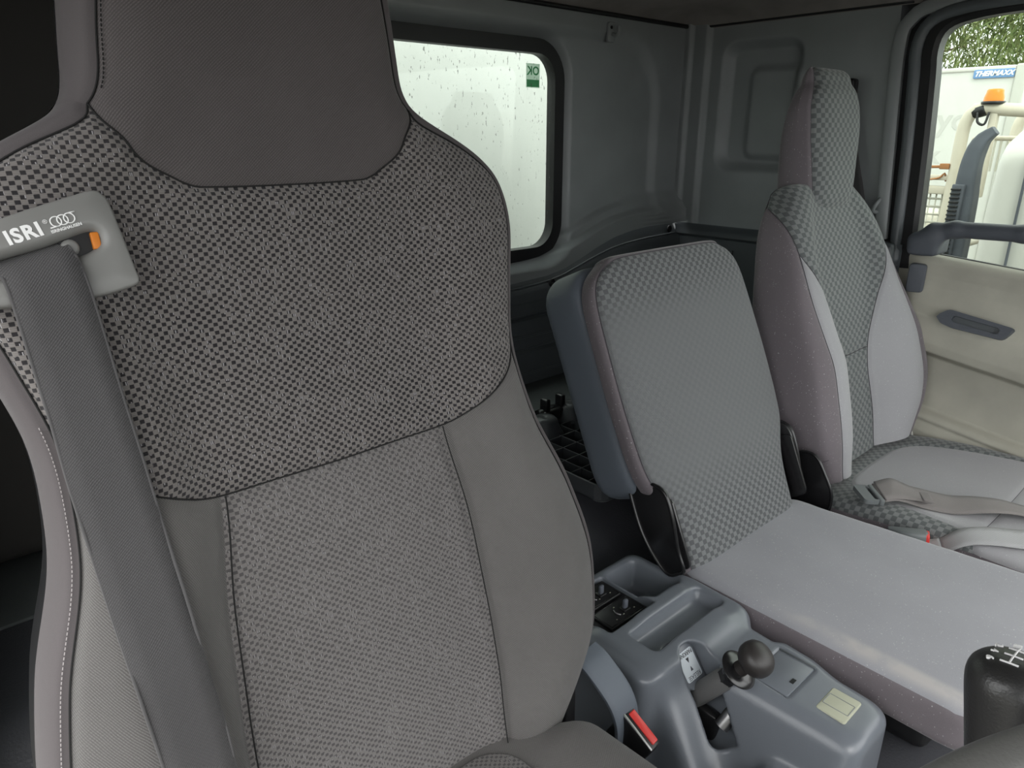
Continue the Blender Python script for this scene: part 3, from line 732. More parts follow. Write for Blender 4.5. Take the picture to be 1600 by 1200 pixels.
# ================================================================ outside
M['asphalt'] = plain('pale yard concrete', srgb(120, 118, 112), 0.9, 0.2, grain=0.5, gscale=60, mottle=0.1)
M['white_paint'] = plain('white vehicle paint', (0.62, 0.61, 0.57, 1), 0.3, 0.5)
M['white_panel'] = plain('white box body panel', (0.60, 0.60, 0.565, 1), 0.5, 0.4, mottle=0.02)
M['ghost'] = plain('faded ghost lettering', (0.545, 0.54, 0.51, 1), 0.5, 0.4)
M['alu'] = plain('grey corner moulding', srgb(188, 188, 180), 0.45, 0.5)
M['logo_blue'] = plain('blue badge', srgb(112, 150, 196), 0.5, 0.4)
M['logo_white'] = plain('white lettering', (0.85, 0.85, 0.85, 1), 0.5, 0.3)
M['cream_tube'] = plain('cream painted steel', srgb(198, 191, 175), 0.45, 0.4, mottle=0.05)
M['rust'] = plain('rusty bracket', srgb(150, 105, 70), 0.8, 0.2, mottle=0.3)
M['amber'] = plain('amber lens', srgb(235, 130, 20), 0.2, 0.5)
M['snorkel'] = plain('weathered dark plastic', srgb(86, 90, 98), 0.6, 0.3, mottle=0.15)
M['mesh_metal'] = plain('galvanised mesh', srgb(200, 198, 186), 0.5, 0.4)
V, F = box((-40, -40, -1.30), (60, 60, -1.10)); gr = struct('ground', V, F, M['asphalt'], smooth=False); tag(gr, 'pale concrete yard outside the cab')

# own white box body behind the rear window
tb = thing('truck_body', 'white box body panel close behind the rear cab window', 'truck body', (XC, 2.02, -.2))
V, F = box((-.15, 2.02, -.2), (2.30, 2.06, 1.75), .01); mesh('front_panel', V, F, M['white_panel'], tb)
for x in (-.16, 2.29):
    V, F = box((x - .03, 2.0, -.2), (x + .03, 2.07, 1.78), .01); mesh('corner_post', V, F, M['alu'], tb)

# white box truck across the yard
bt = thing('box_truck', 'white box truck with a blue lettered badge parked across the yard', 'truck', (10.2, 6, -1.1))
V, F = box((9.0, 2.39, -.2), (11.4, 9.0, 1.84), .02); mesh('box_side', V, F, M['white_panel'], bt)
V, F = box((8.975, 2.29, -.2), (9.06, 2.395, 1.87), .02); mesh('corner_moulding', V, F, M['alu'], bt)
V, F = box((8.985, 2.395, 1.815), (9.04, 9.0, 1.860), .012); mesh('top_rail', V, F, M['white_paint'], bt)
V, F = box((9.2, .6, -.4), (11.3, 2.3, 1.3), .12); mesh('cab', V, F, M['white_paint'], bt)
for y in (1.2, 7.4):
    for x in (9.25, 11.1):
        V, F = lathe([(.2, 0), (.45, 0), (.47, .04), (.47, .22), (.45, .26), (.2, .26)], axis_mat((x - .13, y, -.62), (1, 0, 0)), 28); mesh('wheel', V, F, M['rubber'], bt)
V, F = box((9.3, .8, -.55), (11.2, 8.8, -.2), .02); mesh('chassis', V, F, M['black'], bt)
bd = mesh('badge', *prism(rrect(-.185, .185, -.042, .042, .012, 4), frame_mat((8.99, 2.585, 1.787), (0, -1, .003), (0, 0.0, 1), (-1, 0, 0)), -.01, .008, .003), M['logo_blue'], bt)
text('lettering', 'THERMAXX', .066, frame_mat((8.980, 2.585, 1.787), (0, -1, .003), (0, 0, 1), (-1, 0, 0)), M['logo_white'], bd, ext=.001, bold=.003, shear=.35, squeeze=1.0)
gl = text('ghost_lettering', 'yo', .32, frame_mat((8.998, 2.88, 1.34), (0, -1, 0), (0, 0, 1), (-1, 0, 0)), M['ghost'], bt, ext=.001, bold=.006)
text('ghost_lettering', 'k', .26, frame_mat((8.998, 3.02, .98), (0, -1, 0), (0, 0, 1), (-1, 0, 0)), M['ghost'], bt, ext=.001, bold=.006)

# neighbouring truck: white cab, tube frame with beacon, mesh side
nt = thing('neighbour_truck', 'white truck parked alongside with a cream tube frame behind its cab', 'truck', (4.3, .2, -1.1))
def f(X):
    d = sd_lohi(X, (3.30, -1.6, -.25), (5.4, .905, 1.36), .07)
    d = smax(d, (X[..., 1] - .912) * .985 + (np.abs(X[..., 2] - .80)) ** 2 * .22 , .05)
    d = smax(d, (X[..., 2] - 1.30) * .9 + (3.62 - X[..., 0]) * .35, .08)
    return d
V, F = surface_net(f, (3.2, -1.7, -.3), (5.5, .95, 1.42), .035); mesh('cab', V, F, M['white_paint'], nt)
V, F = box((3.285, .768, -.1), (3.31, .7745, 1.12)); mesh('door_gap', V, F, M['snorkel'], nt, smooth=False)
V, F = box((3.35, -1.5, -.62), (5.3, 4.0, -.30), .03); mesh('chassis', V, F, M['black'], nt)
for y in (-.9, 2.6):
    for x in (3.36, 5.06):
        V, F = lathe([(.2, 0), (.43, 0), (.45, .04), (.45, .22), (.43, .26), (.2, .26)], axis_mat((x, y, -.65), (1, 0, 0)), 28); mesh('wheel', V, F, M['rubber'], nt)
def hoop(x): return catmull([(x, 1.300, .60), (x, 1.292, .98), (x, 1.292, 1.20), (x, 1.283, 1.268), (x, 1.262, 1.304), (x, 1.22, 1.320), (x, 1.05, 1.305), (x, .40, 1.26), (x, -.2, 1.23)], 70)
V, F = tube(hoop(4.2), .030, 12); mesh('tube_frame', V, F, M['cream_tube'], nt)
V, F = tube([(4.2, 1.297, .62), (5.1, 1.297, .62)], .026, 10); mesh('tube_frame', V, F, M['cream_tube'], nt)
V, F = tube(hoop(5.1), .030, 12); mesh('tube_frame', V, F, M['cream_tube'], nt)
V, F = box((4.18, 1.150, .90), (4.22, 1.185, 1.31), .006); mesh('upright', V, F, M['cream_tube'], nt)
V, F = tube([(4.2, 1.46, 1.037), (4.2, 1.29, 1.045)], .007, 8); mesh('stay_rod', V, F, M['rust'], nt)
V, F = box((4.17, 1.315, 1.03), (4.21, 1.36, 1.058), .004); mesh('bracket', V, F, M['rust'], nt)
V, F = tube(catmull([(4.18, 1.48, .965), (4.18, 1.36, .985), (4.19, 1.335, 1.01), (4.2, 1.325, .97)], 20), .005, 6); mesh('cable', V, F, M['rust'], nt)
V, F = lathe([(.030, 0), (.033, .02), (.033, .05), (.030, .055)], axis_mat((4.2, 1.262, 1.300), (0, -.95, .3)), 14); mesh('clamp', V, F, M['black'], nt)
V, F = tube(catmull([(4.17, 1.235, 1.30), (4.165, 1.225, 1.255), (4.165, 1.195, 1.245), (4.17, 1.185, 1.30)], 18), .006, 6); mesh('cable', V, F, M['black'], nt)
# mesh cage
for k in range(12):
    z = .44 + .040 * k
    V, F = tube([(4.22, 1.25, z), (4.22, 2.6, z)], .0055, 5); mesh('mesh_wire', V, F, M['mesh_metal'], nt)
for k in range(22):
    y = 1.262 + .022 * k + .0008 * k * k
    V, F = tube([(4.22, y, .44), (4.22, y, .905)], .0042, 5); mesh('mesh_wire', V, F, M['mesh_metal'], nt)
V, F = box((4.19, 1.245, .905), (4.25, 2.6, .945), .006); mesh('mesh_rail', V, F, M['cream_tube'], nt)
V, F = box((4.19, 1.245, .975), (4.25, 2.6, 1.0), .006); mesh('mesh_rail', V, F, M['cream_tube'], nt)
V, F = box((4.5, 1.6, .0), (5.2, 3.6, .75), .05); mesh('load_bed', V, F, M['cream_tube'], nt)
for k in range(7):                                                  # fine guard panel behind the snorkel
    V, F = box((4.35, 1.10 + .026 * k, 1.02), (4.36, 1.108 + .026 * k, 1.175)); mesh('guard_bar', V, F, M['mesh_metal'], nt, smooth=False)
V, F = sweep(catmull([(4.355, 1.285, 1.0), (4.355, 1.28, 1.15), (4.355, 1.262, 1.178), (4.355, 1.0, 1.178)], 24), circ(.012, 8)); mesh('guard_frame', V, F, M['cream_tube'], nt)
# beacon and snorkel, bolted to that truck
V, F = lathe([(.0, 0), (.050, 0), (.052, .012), (.046, .014), (.0, .014)], axis_mat((4.2, 1.185, 1.336), (0, 0, 1)), 24, False); bc = mesh('beacon', V, F, M['black'], nt, label='orange beacon on a black base')
V, F = lathe([(.044, .0), (.043, .018), (.038, .036), (.036, .050), (.030, .056), (.0, .057)], axis_mat((4.2, 1.185, 1.349), (0, 0, 1)), 24, False); mesh('beacon_lens', V, F, M['amber'], bc)
body = [(3.62, 1.045, .10), (3.62, 1.045, .84), (3.62, 1.052, 1.00), (3.62, 1.050, 1.10), (3.62, 1.030, 1.175), (3.62, .990, 1.215)]
pt = catmull(body, 50); sc = np.interp(np.linspace(0, 1, 50), [0, .6, .8, .93, 1], [1, 1, .95, .80, .45])
V, F = sweep(pt, resample(rrect(-.038, .042, -.05, .05, .014, 4), 40, True), up=(1, 0, 0), scale=sc); sn = mesh('intake_snorkel', V, F, M['snorkel'], nt, sharp=50, label='tall dark weathered plastic intake with louvres')
V, F = box((3.555, 1.045, .66), (3.585, 1.095, .995), .006); mesh('louvre_panel', V, F, M['snorkel'], sn)
for k in range(16):
    z = .70 + .018 * k
    V, F = box((3.545, 1.056, z), (3.558, 1.094, z + .008), .002, 1); mesh('louvre', V, F, M['black'], sn)

# trees beyond the box truck
M['bark'] = plain('pale bark', srgb(150, 135, 112), 0.9, 0.1, mottle=0.2)
def leafmat(name, a, b):
    t = NT(name, 0.6, 0.3); r = t.n('ShaderNodeNewGeometry').outputs['Random Per Island']
    t.set('Base Color', t.mix(r, a, b)); t.set('Transmission Weight', 0.0); t.set('Subsurface Weight', 0.0); return t.m
M['leaf'] = leafmat('gum leaves', srgb(74, 94, 46), srgb(146, 158, 102))
M['leaf2'] = leafmat('pale gum leaves', srgb(96, 110, 64), srgb(160, 168, 118))
def tree(x, y, h, r, mat, label, seed):
    rg = np.random.RandomState(seed)
    t = thing('tree', label, 'tree', (x, y, -1.1), 'trees beyond the yard')
    tr = catmull([(x, y, -1.1), (x + .2, y - .1, h * .35), (x - .15, y + .2, h * .7), (x + .1, y, h)], 24)
    V, F = tube(tr, .22, 10, scale=np.linspace(1, .25, 24)); mesh('trunk', V, F, M['bark'], t)
    cen = []
    for k in range(11):
        i = rg.randint(8, 22); d = unit(rg.normal(size=3) * np.array([1, 1, .4]) + np.array([0, 0, .5]))
        e = tr[i] + d * r * rg.uniform(.5, 1.0); cen.append(e)
        V, F = tube(catmull([tr[i], (tr[i] + e) / 2 + rg.normal(size=3) * .15, e], 10), .07, 6, scale=np.linspace(1, .25, 10)); mesh('branch', V, F, M['bark'], t)
    n = 15000
    C = np.array(cen)[rg.randint(0, len(cen), n)] + rg.normal(size=(n, 3)) * r * np.array([.34, .34, .30])
    L = rg.uniform(.18, .34, n); d1 = rg.normal(size=(n, 3)) * np.array([.5, .5, .6]) + np.array([0, 0, -.8]); d1 /= np.linalg.norm(d1, axis=1)[:, None]
    d2 = np.cross(d1, rg.normal(size=(n, 3))); d2 /= np.linalg.norm(d2, axis=1)[:, None]
    V = np.stack([C, C + d1 * L[:, None] * .5 + d2 * .022, C + d1 * L[:, None], C + d1 * L[:, None] * .5 - d2 * .022], 1).reshape(-1, 3)
    F = [[4 * i, 4 * i + 1, 4 * i + 2, 4 * i + 3] for i in range(n)]
    mesh('foliage', V, F, mat, t, smooth=False, kind='stuff')
tree(21.0, 8.6, 7.0, 2.6, M['leaf2'], 'pale gum tree with loose foliage, left of the trees behind the box truck', 1)
tree(21.0, 3.4, 7.2, 2.5, M['leaf'], 'green gum tree at the right above the box truck roof', 2)
tree(28.5, 6.2, 8.6, 3.2, M['leaf'], 'tallest gum tree standing furthest back beyond the yard', 3)

# ================================================================ driver seat
M['drv_weave'] = weave('charcoal basket weave', (0.012, 0.011, 0.013, 1), srgb(105, 101, 99), (0.30, 0.29, 0.30, 1), .0043, .0036, 1.0, 0.6, .32)
M['drv_insert'] = weave('charcoal fine basket weave', (0.022, 0.021, 0.024, 1), srgb(105, 102, 101), (0.28, 0.275, 0.28, 1), .0042, .0035, 0.66, 0.5, .40)
M['drv_twill'] = twill('charcoal ribbed twill', srgb(91, 89, 88), .0017, 0.5, .50, 0.5)
M['drv_head'] = twill('charcoal fine twill', srgb(76, 72, 72), .0019, 0.45, .50, 2.3)
M['drv_side'] = velour('grey brushed side cloth', srgb(82, 78, 79), 0.12, 'UV', 0.15, specks=False)
M['webbing'] = twill('black seat belt webbing', srgb(67, 66, 67), .0017, 0.5, .38, 0.9, mott=.08)
M['thread'] = plain('dark seam thread', (0.02, 0.02, 0.02, 1), 0.9, 0.1)
M['thread_pale'] = plain('pale seam thread', srgb(150, 145, 145), 0.9, 0.1)
M['drv_plate'] = plain('scratched grey belt guide', srgb(112, 112, 110), 0.42, 0.5, mottle=0.08)
M['print_white'] = plain('white print', (0.72, 0.72, 0.72, 1), 0.6, 0.3)
DX = .305
def seat_rows(tab, cols):
    """tab rows: h, W, fc, fb, ab, ai, T -> control net with dense rows"""
    tab = np.array(tab, float); hq = np.linspace(tab[0, 0], tab[-1, 0], cols)
    R = pchip(tab[:, 0], tab, hq); net = []
    for h, W, fc, fb, ab, ai, T in R:
        net.append([(0, fc, h), (ai * .5, fc, h), (ai, fc + .001, h), ((ai + ab) / 2, fc + (fb - fc) * .65, h), (ab, fb, h), (W - .012, fb - .010, h), (W, fb - .035, h), (W, fb - .075, h),
                    (W - .003, -T * .8, h), (W - .035, -T, h), (W * .5, -T - .01, h), (0, -T - .012, h)])
    return net
def close_top(net, steps, depth, mid):
    """rounds the upper end over: rows shrink towards the middle depth"""
    last = np.array(net[-1]); out = list(net)
    for k in range(1, steps + 1):
        a = math.pi / 2 * k / steps; r = last.copy()
        r[:, 1] = mid + (r[:, 1] - mid) * max(math.cos(a), .02); r[:, 0] *= 1 - .22 * (1 - math.cos(a)); r[:, 2] = last[:, 2] + depth * math.sin(a)
        out.append(r.tolist())
    return out
drows = [(-.13, .20, .0, .03, .17, .11, .10), (-.06, .235, .0, .04, .185, .115, .10), (.0, .275, .0, .052, .20, .125, .105), (.07, .299, .002, .066, .215, .135, .11), (.16, .302, .006, .072, .218, .140, .11), (.26, .285, .010, .062, .207, .138, .11),
         (.36, .252, .008, .046, .185, .128, .105), (.43, .246, .002, .034, .18, .13, .10), (.51, .262, .0, .026, .19, .14, .095), (.58, .279, .0, .018, .20, .14, .09), (.615, .276, .0, .014, .19, .13, .085), (.65, .250, .0, .010, .16, .11, .085), (.68, .198, .001, .007, .125, .09, .085), (.70, .160, .002, .005, .11, .075, .085),
         (.74, .155, .010, .010, .11, .07, .085), (.80, .147, .022, .022, .10, .068, .08), (.87, .138, .030, .028, .095, .062, .08)]
KD = .19
HD = unit((0, KD, 1)); FD = unit((0, -1, KD))
H_SC = 1 / math.sqrt(1 + KD * KD)
dn = seat_rows([[r[0] / H_SC] + list(r[1:]) for r in drows], 46)
dn = close_top(dn, 6, .035, -.045)
DB = Body(dn, (DX, .53, .53), (1, 0, 0), FD, HD)
ds = thing('driver_seat', 'charcoal woven cloth driver seat with raised headrest, nearest the camera', 'seat', (DX, .50, .0))
hz = lambda z: (z - .53) / H_SC
def sym(pts): return [(-a, h) for a, h in pts[::-1]]
HS = [(.153, hz(1.226)), (.137, hz(1.200)), (.112, hz(1.172)), (.090, hz(1.160)), (.072, hz(1.157)), (.0, hz(1.156))]
head_seam = [(-a, h) for a, h in HS] + HS[::-1][1:]
MS = [('u', .52, hz(.985)), (.225, hz(.952)), (.190, hz(.925)), (.150, hz(.905)), (.120, hz(.895)), (.06, hz(.893)), (.0, hz(.892))]
mir = lambda p: ('u', -p[1], p[2]) if p[0] == 'u' else (-p[0], p[1])
mid_seam = [mir(p) for p in MS] + MS[::-1][1:]
UB = .52                                                            # border seam on the crest of the side
nck = ('u', .40, hz(1.226))
bord_hi = [('u', UB, hz(.985)), ('u', UB, hz(1.05)), ('u', UB, hz(1.115)), ('u', UB, hz(1.15)), ('u', .50, hz(1.19)), ('u', .47, hz(1.212)), (.153, hz(1.226))]
ins = [(.143, hz(.44)), (.143, hz(.52)), (.146, hz(.60)), (.142, hz(.70)), (.136, hz(.78)), (.126, hz(.85)), (.120, hz(.895))]
bord_lo = [('u', UB, hz(.44)), ('u', UB, hz(.55)), ('u', UB, hz(.70)), ('u', UB, hz(.85)), ('u', UB, hz(.985))]
DB.panel('shoulder_panel', M['drv_weave'], ds, mid_seam, head_seam, [mir(p) for p in bord_hi], bord_hi, 110, 80, groove=.0045, gw=.006)
DB.panel('center_insert', M['drv_insert'], ds, [(-.143, hz(.44)), (.0, hz(.44)), (.143, hz(.44))], [mir(p) for p in MS[4:]] + MS[4:][::-1][1:], [mir(p) for p in ins], ins, 70, 90, groove=.005, gw=.007, puff=.004, label='lower centre insert in a finer weave', sides='tlr')
hr = [(.153, hz(1.226)), ('u', .495, hz(1.25)), ('u', .490, hz(1.30)), ('u', .480, hz(1.36)), ('u', .465, hz(1.39)), ('uv', .36, 1.0)]
hl = [mir(p) if p[0] != 'uv' else ('uv', -.36, 1.0) for p in hr]
for sg in (1, -1):
    mm = (lambda p: p) if sg > 0 else mir
    inner = [mm(p) for p in ins]; outerc = [mm(p) for p in bord_lo]
    bot = [mm((.143, hz(.44))), mm((.18, hz(.44))), mm(('u', UB, hz(.44)))]; top = [mm(p) for p in MS[:5][::-1]]
    DB.panel('side_bolster', M['drv_twill'], ds, bot, top, inner, outerc, 50, 90, groove=.005, gw=.007, puff=.005, sides='tlr', label='ribbed twill side bolster')
    UE = .68
    DB.panel('side_border', M['drv_side'], ds, [mm(('u', UB, hz(.44))), mm(('u', UE, hz(.44)))], [mm(bord_lo[-1]), mm(('u', UE, hz(.985)))], [mm(p) for p in bord_lo], [mm(('u', UE, h)) for h in np.linspace(hz(.44), hz(.985), 6)], 30, 90, groove=.005, gw=.006, sides='l', label='plain grey side border')
    DB.panel('shoulder_border', M['drv_side'], ds, [mm(bord_hi[0]), mm(('u', UE, hz(.985)))], [mm((.153, hz(1.226))), mm(('u', UE, hz(1.23)))], [mm(p) for p in bord_hi], [mm(('u', UE, h)) for h in np.linspace(hz(.985), hz(1.23), 6)], 30, 80, groove=.0045, gw=.006, sides='l', label='plain grey shoulder border')
    # headrest side
    DB.panel('headrest_side', M['drv_side'], ds, [mm((.153, hz(1.226))), mm(('u', UE, hz(1.23)))], [mm(('uv', .36, 1.0)), mm(('uv', .68, 1.0))] if sg > 0 else [('uv', -.36, 1.0), ('uv', -.68, 1.0)],
             hr if sg > 0 else hl, [mm(('u', UE, hz(1.23))), mm(('u', UE, hz(1.32))), mm(('u', UE, hz(1.40)))] + [('uv', sg * .68, 1.0)], 20, 70, groove=.0045, gw=.006, sides='l')
DB.panel('headrest_panel', M['drv_head'], ds, head_seam, [('uv', -.36, 1.0), ('uv', .36, 1.0)], hl, hr, 90, 70, groove=.0045, gw=.006, puff=.004, sides='blr', label='fine twill headrest panel')
DB.panel('back_shell', M['black'], ds, [('uv', .68, 0), ('uv', 1, 0)], [('uv', .68, 1), ('uv', 1, 1)], [('uv', .68, 0), ('uv', .68, 1)], [('uv', 1, 0), ('uv', 1, 1)], 24, 80, groove=0)
DB.panel('back_shell', M['black'], ds, [('uv', -1, 0), ('uv', -.68, 0)], [('uv', -1, 1), ('uv', -.68, 1)], [('uv', -1, 0), ('uv', -1, 1)], [('uv', -.68, 0), ('uv', -.68, 1)], 24, 80, groove=0)
def seam(body, pts, parent, n=120, r=.0008, mat=None, lift=-.0034, name='seam'):
    V, F = tube(body.path(pts, n, lift), r, 6); return mesh(name, V, F, mat or M['thread'], parent)
def stitches(body, pts, parent, mat, n, lift=.0, r=.0007, shift=0.0, name='stitching'):
    P = body.path(pts, 2 * n + 1, lift); mb = MB()
    for k in range(n):
        a, b = P[2 * k], P[2 * k + 1]; c = a + (b - a) * 1.25
        mb.add(*tube([a, (a + c) / 2, c], r, 5))
    return mb.build(name, mat, parent, kind='stuff')
seam(DB, head_seam, ds); seam(DB, mid_seam, ds, 160); 
for sg in (1, -1):
    mm = (lambda p: p) if sg > 0 else mir
    seam(DB, [mm(p) for p in ins], ds); seam(DB, [mm(p) for p in bord_lo] + [mm(p) for p in bord_hi[1:]], ds, 160); seam(DB, hr if sg > 0 else hl, ds, 120)
stitches(DB, [('u', -.478, hz(1.235)), ('u', -.474, hz(1.30)), ('u', -.466, hz(1.36)), ('u', -.455, hz(1.385))], ds, M['thread'], 46, .0, .0006)
stitches(DB, [('u', -UB - .014, hz(.50)), ('u', -UB - .014, hz(.70)), ('u', -UB - .014, hz(.85)), ('u', -UB - .014, hz(.99))], ds, M['thread_pale'], 150, .0002, .00045)
# cushion
def f(X):
    c = sd_lohi(X, (DX - .215, .03, .37), (DX + .215, .57, .500), .045)
    for s in (-1, 1): c = smin(c, sd_caps(X, (DX + s * .205, .05, .490), (DX + s * .203, .44, .468), .052, .050), .03)
    return c
V, F = surface_net(f, (DX - .32, -.03, .34), (DX + .32, .68, .58), .010)
tw2 = twill('charcoal cushion twill', srgb(91, 89, 88), .0017, 0.5, .50, 0.5, coord='Object'); mesh('cushion', V, F, tw2, ds)
V, F = sweep([(DX - .14, .10, .5015), (DX - .14, .28, .502), (DX - .14, .50, .503)], [(0, 0), (.28, 0), (.28, .004), (0, .004)]) 
px = rrect(DX - .135, DX + .135, .07, .51, .05, 8)
V, F = prism(px, frame_mat((0, 0, .499), (1, 0, 0), (0, 1, 0), (0, 0, 1)), -.004, .006, .004); 
uvp = np.asarray(V)[:, :2]; mesh('cushion_insert', V, F, M['drv_insert'], ds, uv=uvp)
V, F = box((DX - .20, .06, .20), (DX + .20, .58, .38), .03); mesh('seat_base', V, F, M['black'], ds)
V, F = box((DX - .17, .08, .0), (DX + .17, .55, .21), .02); mesh('pedestal', V, F, M['black'], ds)
# recliner on the console side
rc = mesh('recliner_cover', *prism(rrect(-.04, .05, -.06, .05, .03, 6), frame_mat((DX + .262, .55, .47), (0, 1, 0), (0, 0, 1), (1, 0, 0)), -.012, .010, .004), M['black'], ds)
V, F = lathe([(.013, 0), (.013, .006), (.008, .008), (.0, .008)], axis_mat((DX + .272, .530, .485), (1, 0, 0)), 12, False); mesh('bolt', V, F, M['chrome'], rc)

# belt guide plate on the left shoulder
pg = mesh('belt_guide', *(lambda: ring_plate(
    resample(catmull([(-.062, -.022), (-.050, -.033), (.010, -.036), (.046, -.031), (.053, -.027), (.0525, -.020), (.046, .030), (.042, .041), (.036, .0442), (.020, .0405), (-.024, .028), (-.052, .016), (-.062, .004)], 120, True), 96, True),
    resample(catmull([(-.058, -.014), (-.050, -.0172), (-.0165, -.0111), (.0159, -.0035), (.027, .0005), (.0325, .0060), (.0315, .0125), (.026, .0140), (.0107, .0098), (-.0046, .0054), (-.030, .0002), (-.052, -.0045), (-.058, -.009)], 120, True), 96, True), np.eye(4), -.006, .004))(), M['drv_plate'], None, smooth=False)
PGM = frame_mat((.100, .6165, 1.117), (1, 0, 0), (0, .28, .96), (0, -.96, .28))
def plate_local():
    out = resample(catmull([(-.062, -.022), (-.050, -.033), (.010, -.036), (.046, -.031), (.053, -.027), (.0525, -.020), (.046, .030), (.042, .041), (.036, .0442), (.020, .0405), (-.024, .028), (-.052, .016), (-.062, .004)], 400, True), 96, True)
    inn = resample(catmull([(-.058, -.014), (-.050, -.0172), (-.0165, -.0111), (.0159, -.0035), (.027, .0005), (.0325, .0060), (.0315, .0125), (.026, .0140), (.0107, .0098), (-.0046, .0054), (-.030, .0002), (-.052, -.0045), (-.058, -.009)], 400, True), 96, True)
    c = np.array([-.005, .0]); 
    def pol(P):
        a = np.arctan2(P[:, 1] - c[1], P[:, 0] - c[0]); return a
    inn = np.roll(inn, -np.argmin(np.hypot(*(inn - inn.mean(0) - np.array([-.045, 0])).T)), 0); out = np.roll(out, -np.argmin(np.hypot(*(out - np.array([-.062, -.006])).T)), 0)
    def area(P): return np.sum(P[:, 0] * np.roll(P[:, 1], -1) - np.roll(P[:, 0], -1) * P[:, 1])
    if area(out) < 0: out = np.roll(out[::-1], 1, 0)
    if area(inn) < 0: inn = np.roll(inn[::-1], 1, 0)
    V = []; rings = []
    def ins(P, d):
        n = np.roll(P, -1, 0) - np.roll(P, 1, 0); n /= np.linalg.norm(n, axis=1)[:, None]; return P + np.stack([-n[:, 1], n[:, 0]], 1) * d
    prof = [(out, -.012), (out, .0005), (ins(out, .0007), .0018), (ins(out, .002), .0025)]
    a, b = ins(out, .002), ins(inn, -.0075)
    for t in (.5,): prof.append((a + (b - a) * t, .0030))
    prof += [(ins(inn, -.0075), .0030), (ins(inn, -.005), .0024), (ins(inn, -.0025), .0005), (ins(inn, -.0006), -.0025), (inn, -.006), (inn, -.014)]
    for P, z in prof: V.append(np.concatenate([P, np.full((96, 1), z)], 1))
    return np.concatenate(V), grid_faces(96, len(prof), True)
bpy.data.objects.remove(pg)
V, F = plate_local(); pg = mesh('belt_guide', xform(V, PGM), F, M['drv_plate'], ds, sharp=50, label='scratched grey plastic belt guide with white lettering')
def on_plate(x, y, deg, z=.0034):
    a = math.radians(deg); X = PGM[:3, 0] * math.cos(a) + PGM[:3, 1] * math.sin(a); Yv = -PGM[:3, 0] * math.sin(a) + PGM[:3, 1] * math.cos(a)
    return frame_mat(xform([(x, y, z)], PGM)[0], X, Yv, PGM[:3, 2])
text('lettering', 'ISRI', .0138, on_plate(-.0150, .0150, 14), M['print_white'], pg, ext=.0002, bold=.0005, squeeze=1.0, space=1.12)
text('lettering', '®', .0042, on_plate(-.0003, .0225, 14), M['print_white'], pg, ext=.0002)
text('lettering', 'ISRINGHAUSEN', .0031, on_plate(.0125, .0172, 13), M['print_white'], pg, ext=.0002, bold=.00008)
mb = MB(); R3 = on_plate(.0112, .0233, 12) @ np.diag([.86, .86, 1, 1])
for k in (-1, 0, 1):
    V, F = tube([(k * .0054 + .0042 * math.cos(t), .0042 * math.sin(t), 0) for t in np.linspace(0, 2 * math.pi, 28, endpoint=False)], .00055, 6, closed=True); mb.add(xform(V, R3), F)
V, F = tube([(.0054, .0042, 0), (.0115, .0042, 0)], .00055, 6); mb.add(xform(V, R3), F)
V, F = tube([(-.0054, -.0042, 0), (-.0115, -.0042, 0)], .00055, 6); mb.add(xform(V, R3), F)
mb.build('ring_emblem', M['print_white'], pg)
V, F = prism(rrect(.006, .0335, -.006, .0155, .004, 4), PGM, -.0075, -.0045); mesh('slot_back', V, F, M['black'], pg, smooth=False)
M['amber_dark'] = plain('orange plastic', srgb(190, 110, 30), 0.5, 0.4)
V, F = box((0, 0, 0), (.006, .013, .005), .001); mesh('orange_tab', xform(V, PGM @ frame_mat((.0275, .0005, -.0060), (1, 0, 0), (0, 1, 0), (0, 0, 1))), F, M['amber_dark'], pg)
V, F = lathe([(.0065, 0), (.006, .003), (.004, .004), (0, .004)], PGM @ frame_mat((.0125, .0035, -.0050), (1, 0, 0), (0, 1, 0), (0, 0, 1)), 16, False); mesh('roller', V, F, M['drv_plate'], pg)

# driver seat belt
cc = [(.0865, .632, 1.1175), (.0875, .6185, 1.1150), (.0895, .6075, 1.1075), (.0915, .5995, 1.088), (.0935, .5915, 1.048), (.095, .579, 1.005), (.0965, .567, .960), (.098, .555, .919), (.0995, .541, .880), (.101, .526, .840), (.103, .508, .788), (.106, .490, .715), (.098, .470, .640), (.060, .452, .575), (.015, .455, .50), (.0, .47, .40)]
ww = [(.0235, .0, .0060)] * 3 + [(.0240, -.001, .0055)] + [(.0245, -.001, .0040)] * 2 + [(.0255, -.002, .002)] * 4 + [(.0255, .003, .001)] * 4 + [(.022, .01, .0)] * 2
V, F, uv = ribbon(cc, ww, .0022, 110)
sb = thing('seat_belt', 'black seat belt webbing running down over the left side of the driver seat', 'seat belt', cc[0])
mesh('webbing', V, F, M['webbing'], sb, uv=uv)
for s in (-1, 1):
    C = catmull(np.array(cc) + s * np.array(ww) * 1.0, 90); V, F = tube(C, .0014, 6); mesh('selvedge', V, F, M['webbing'], sb)

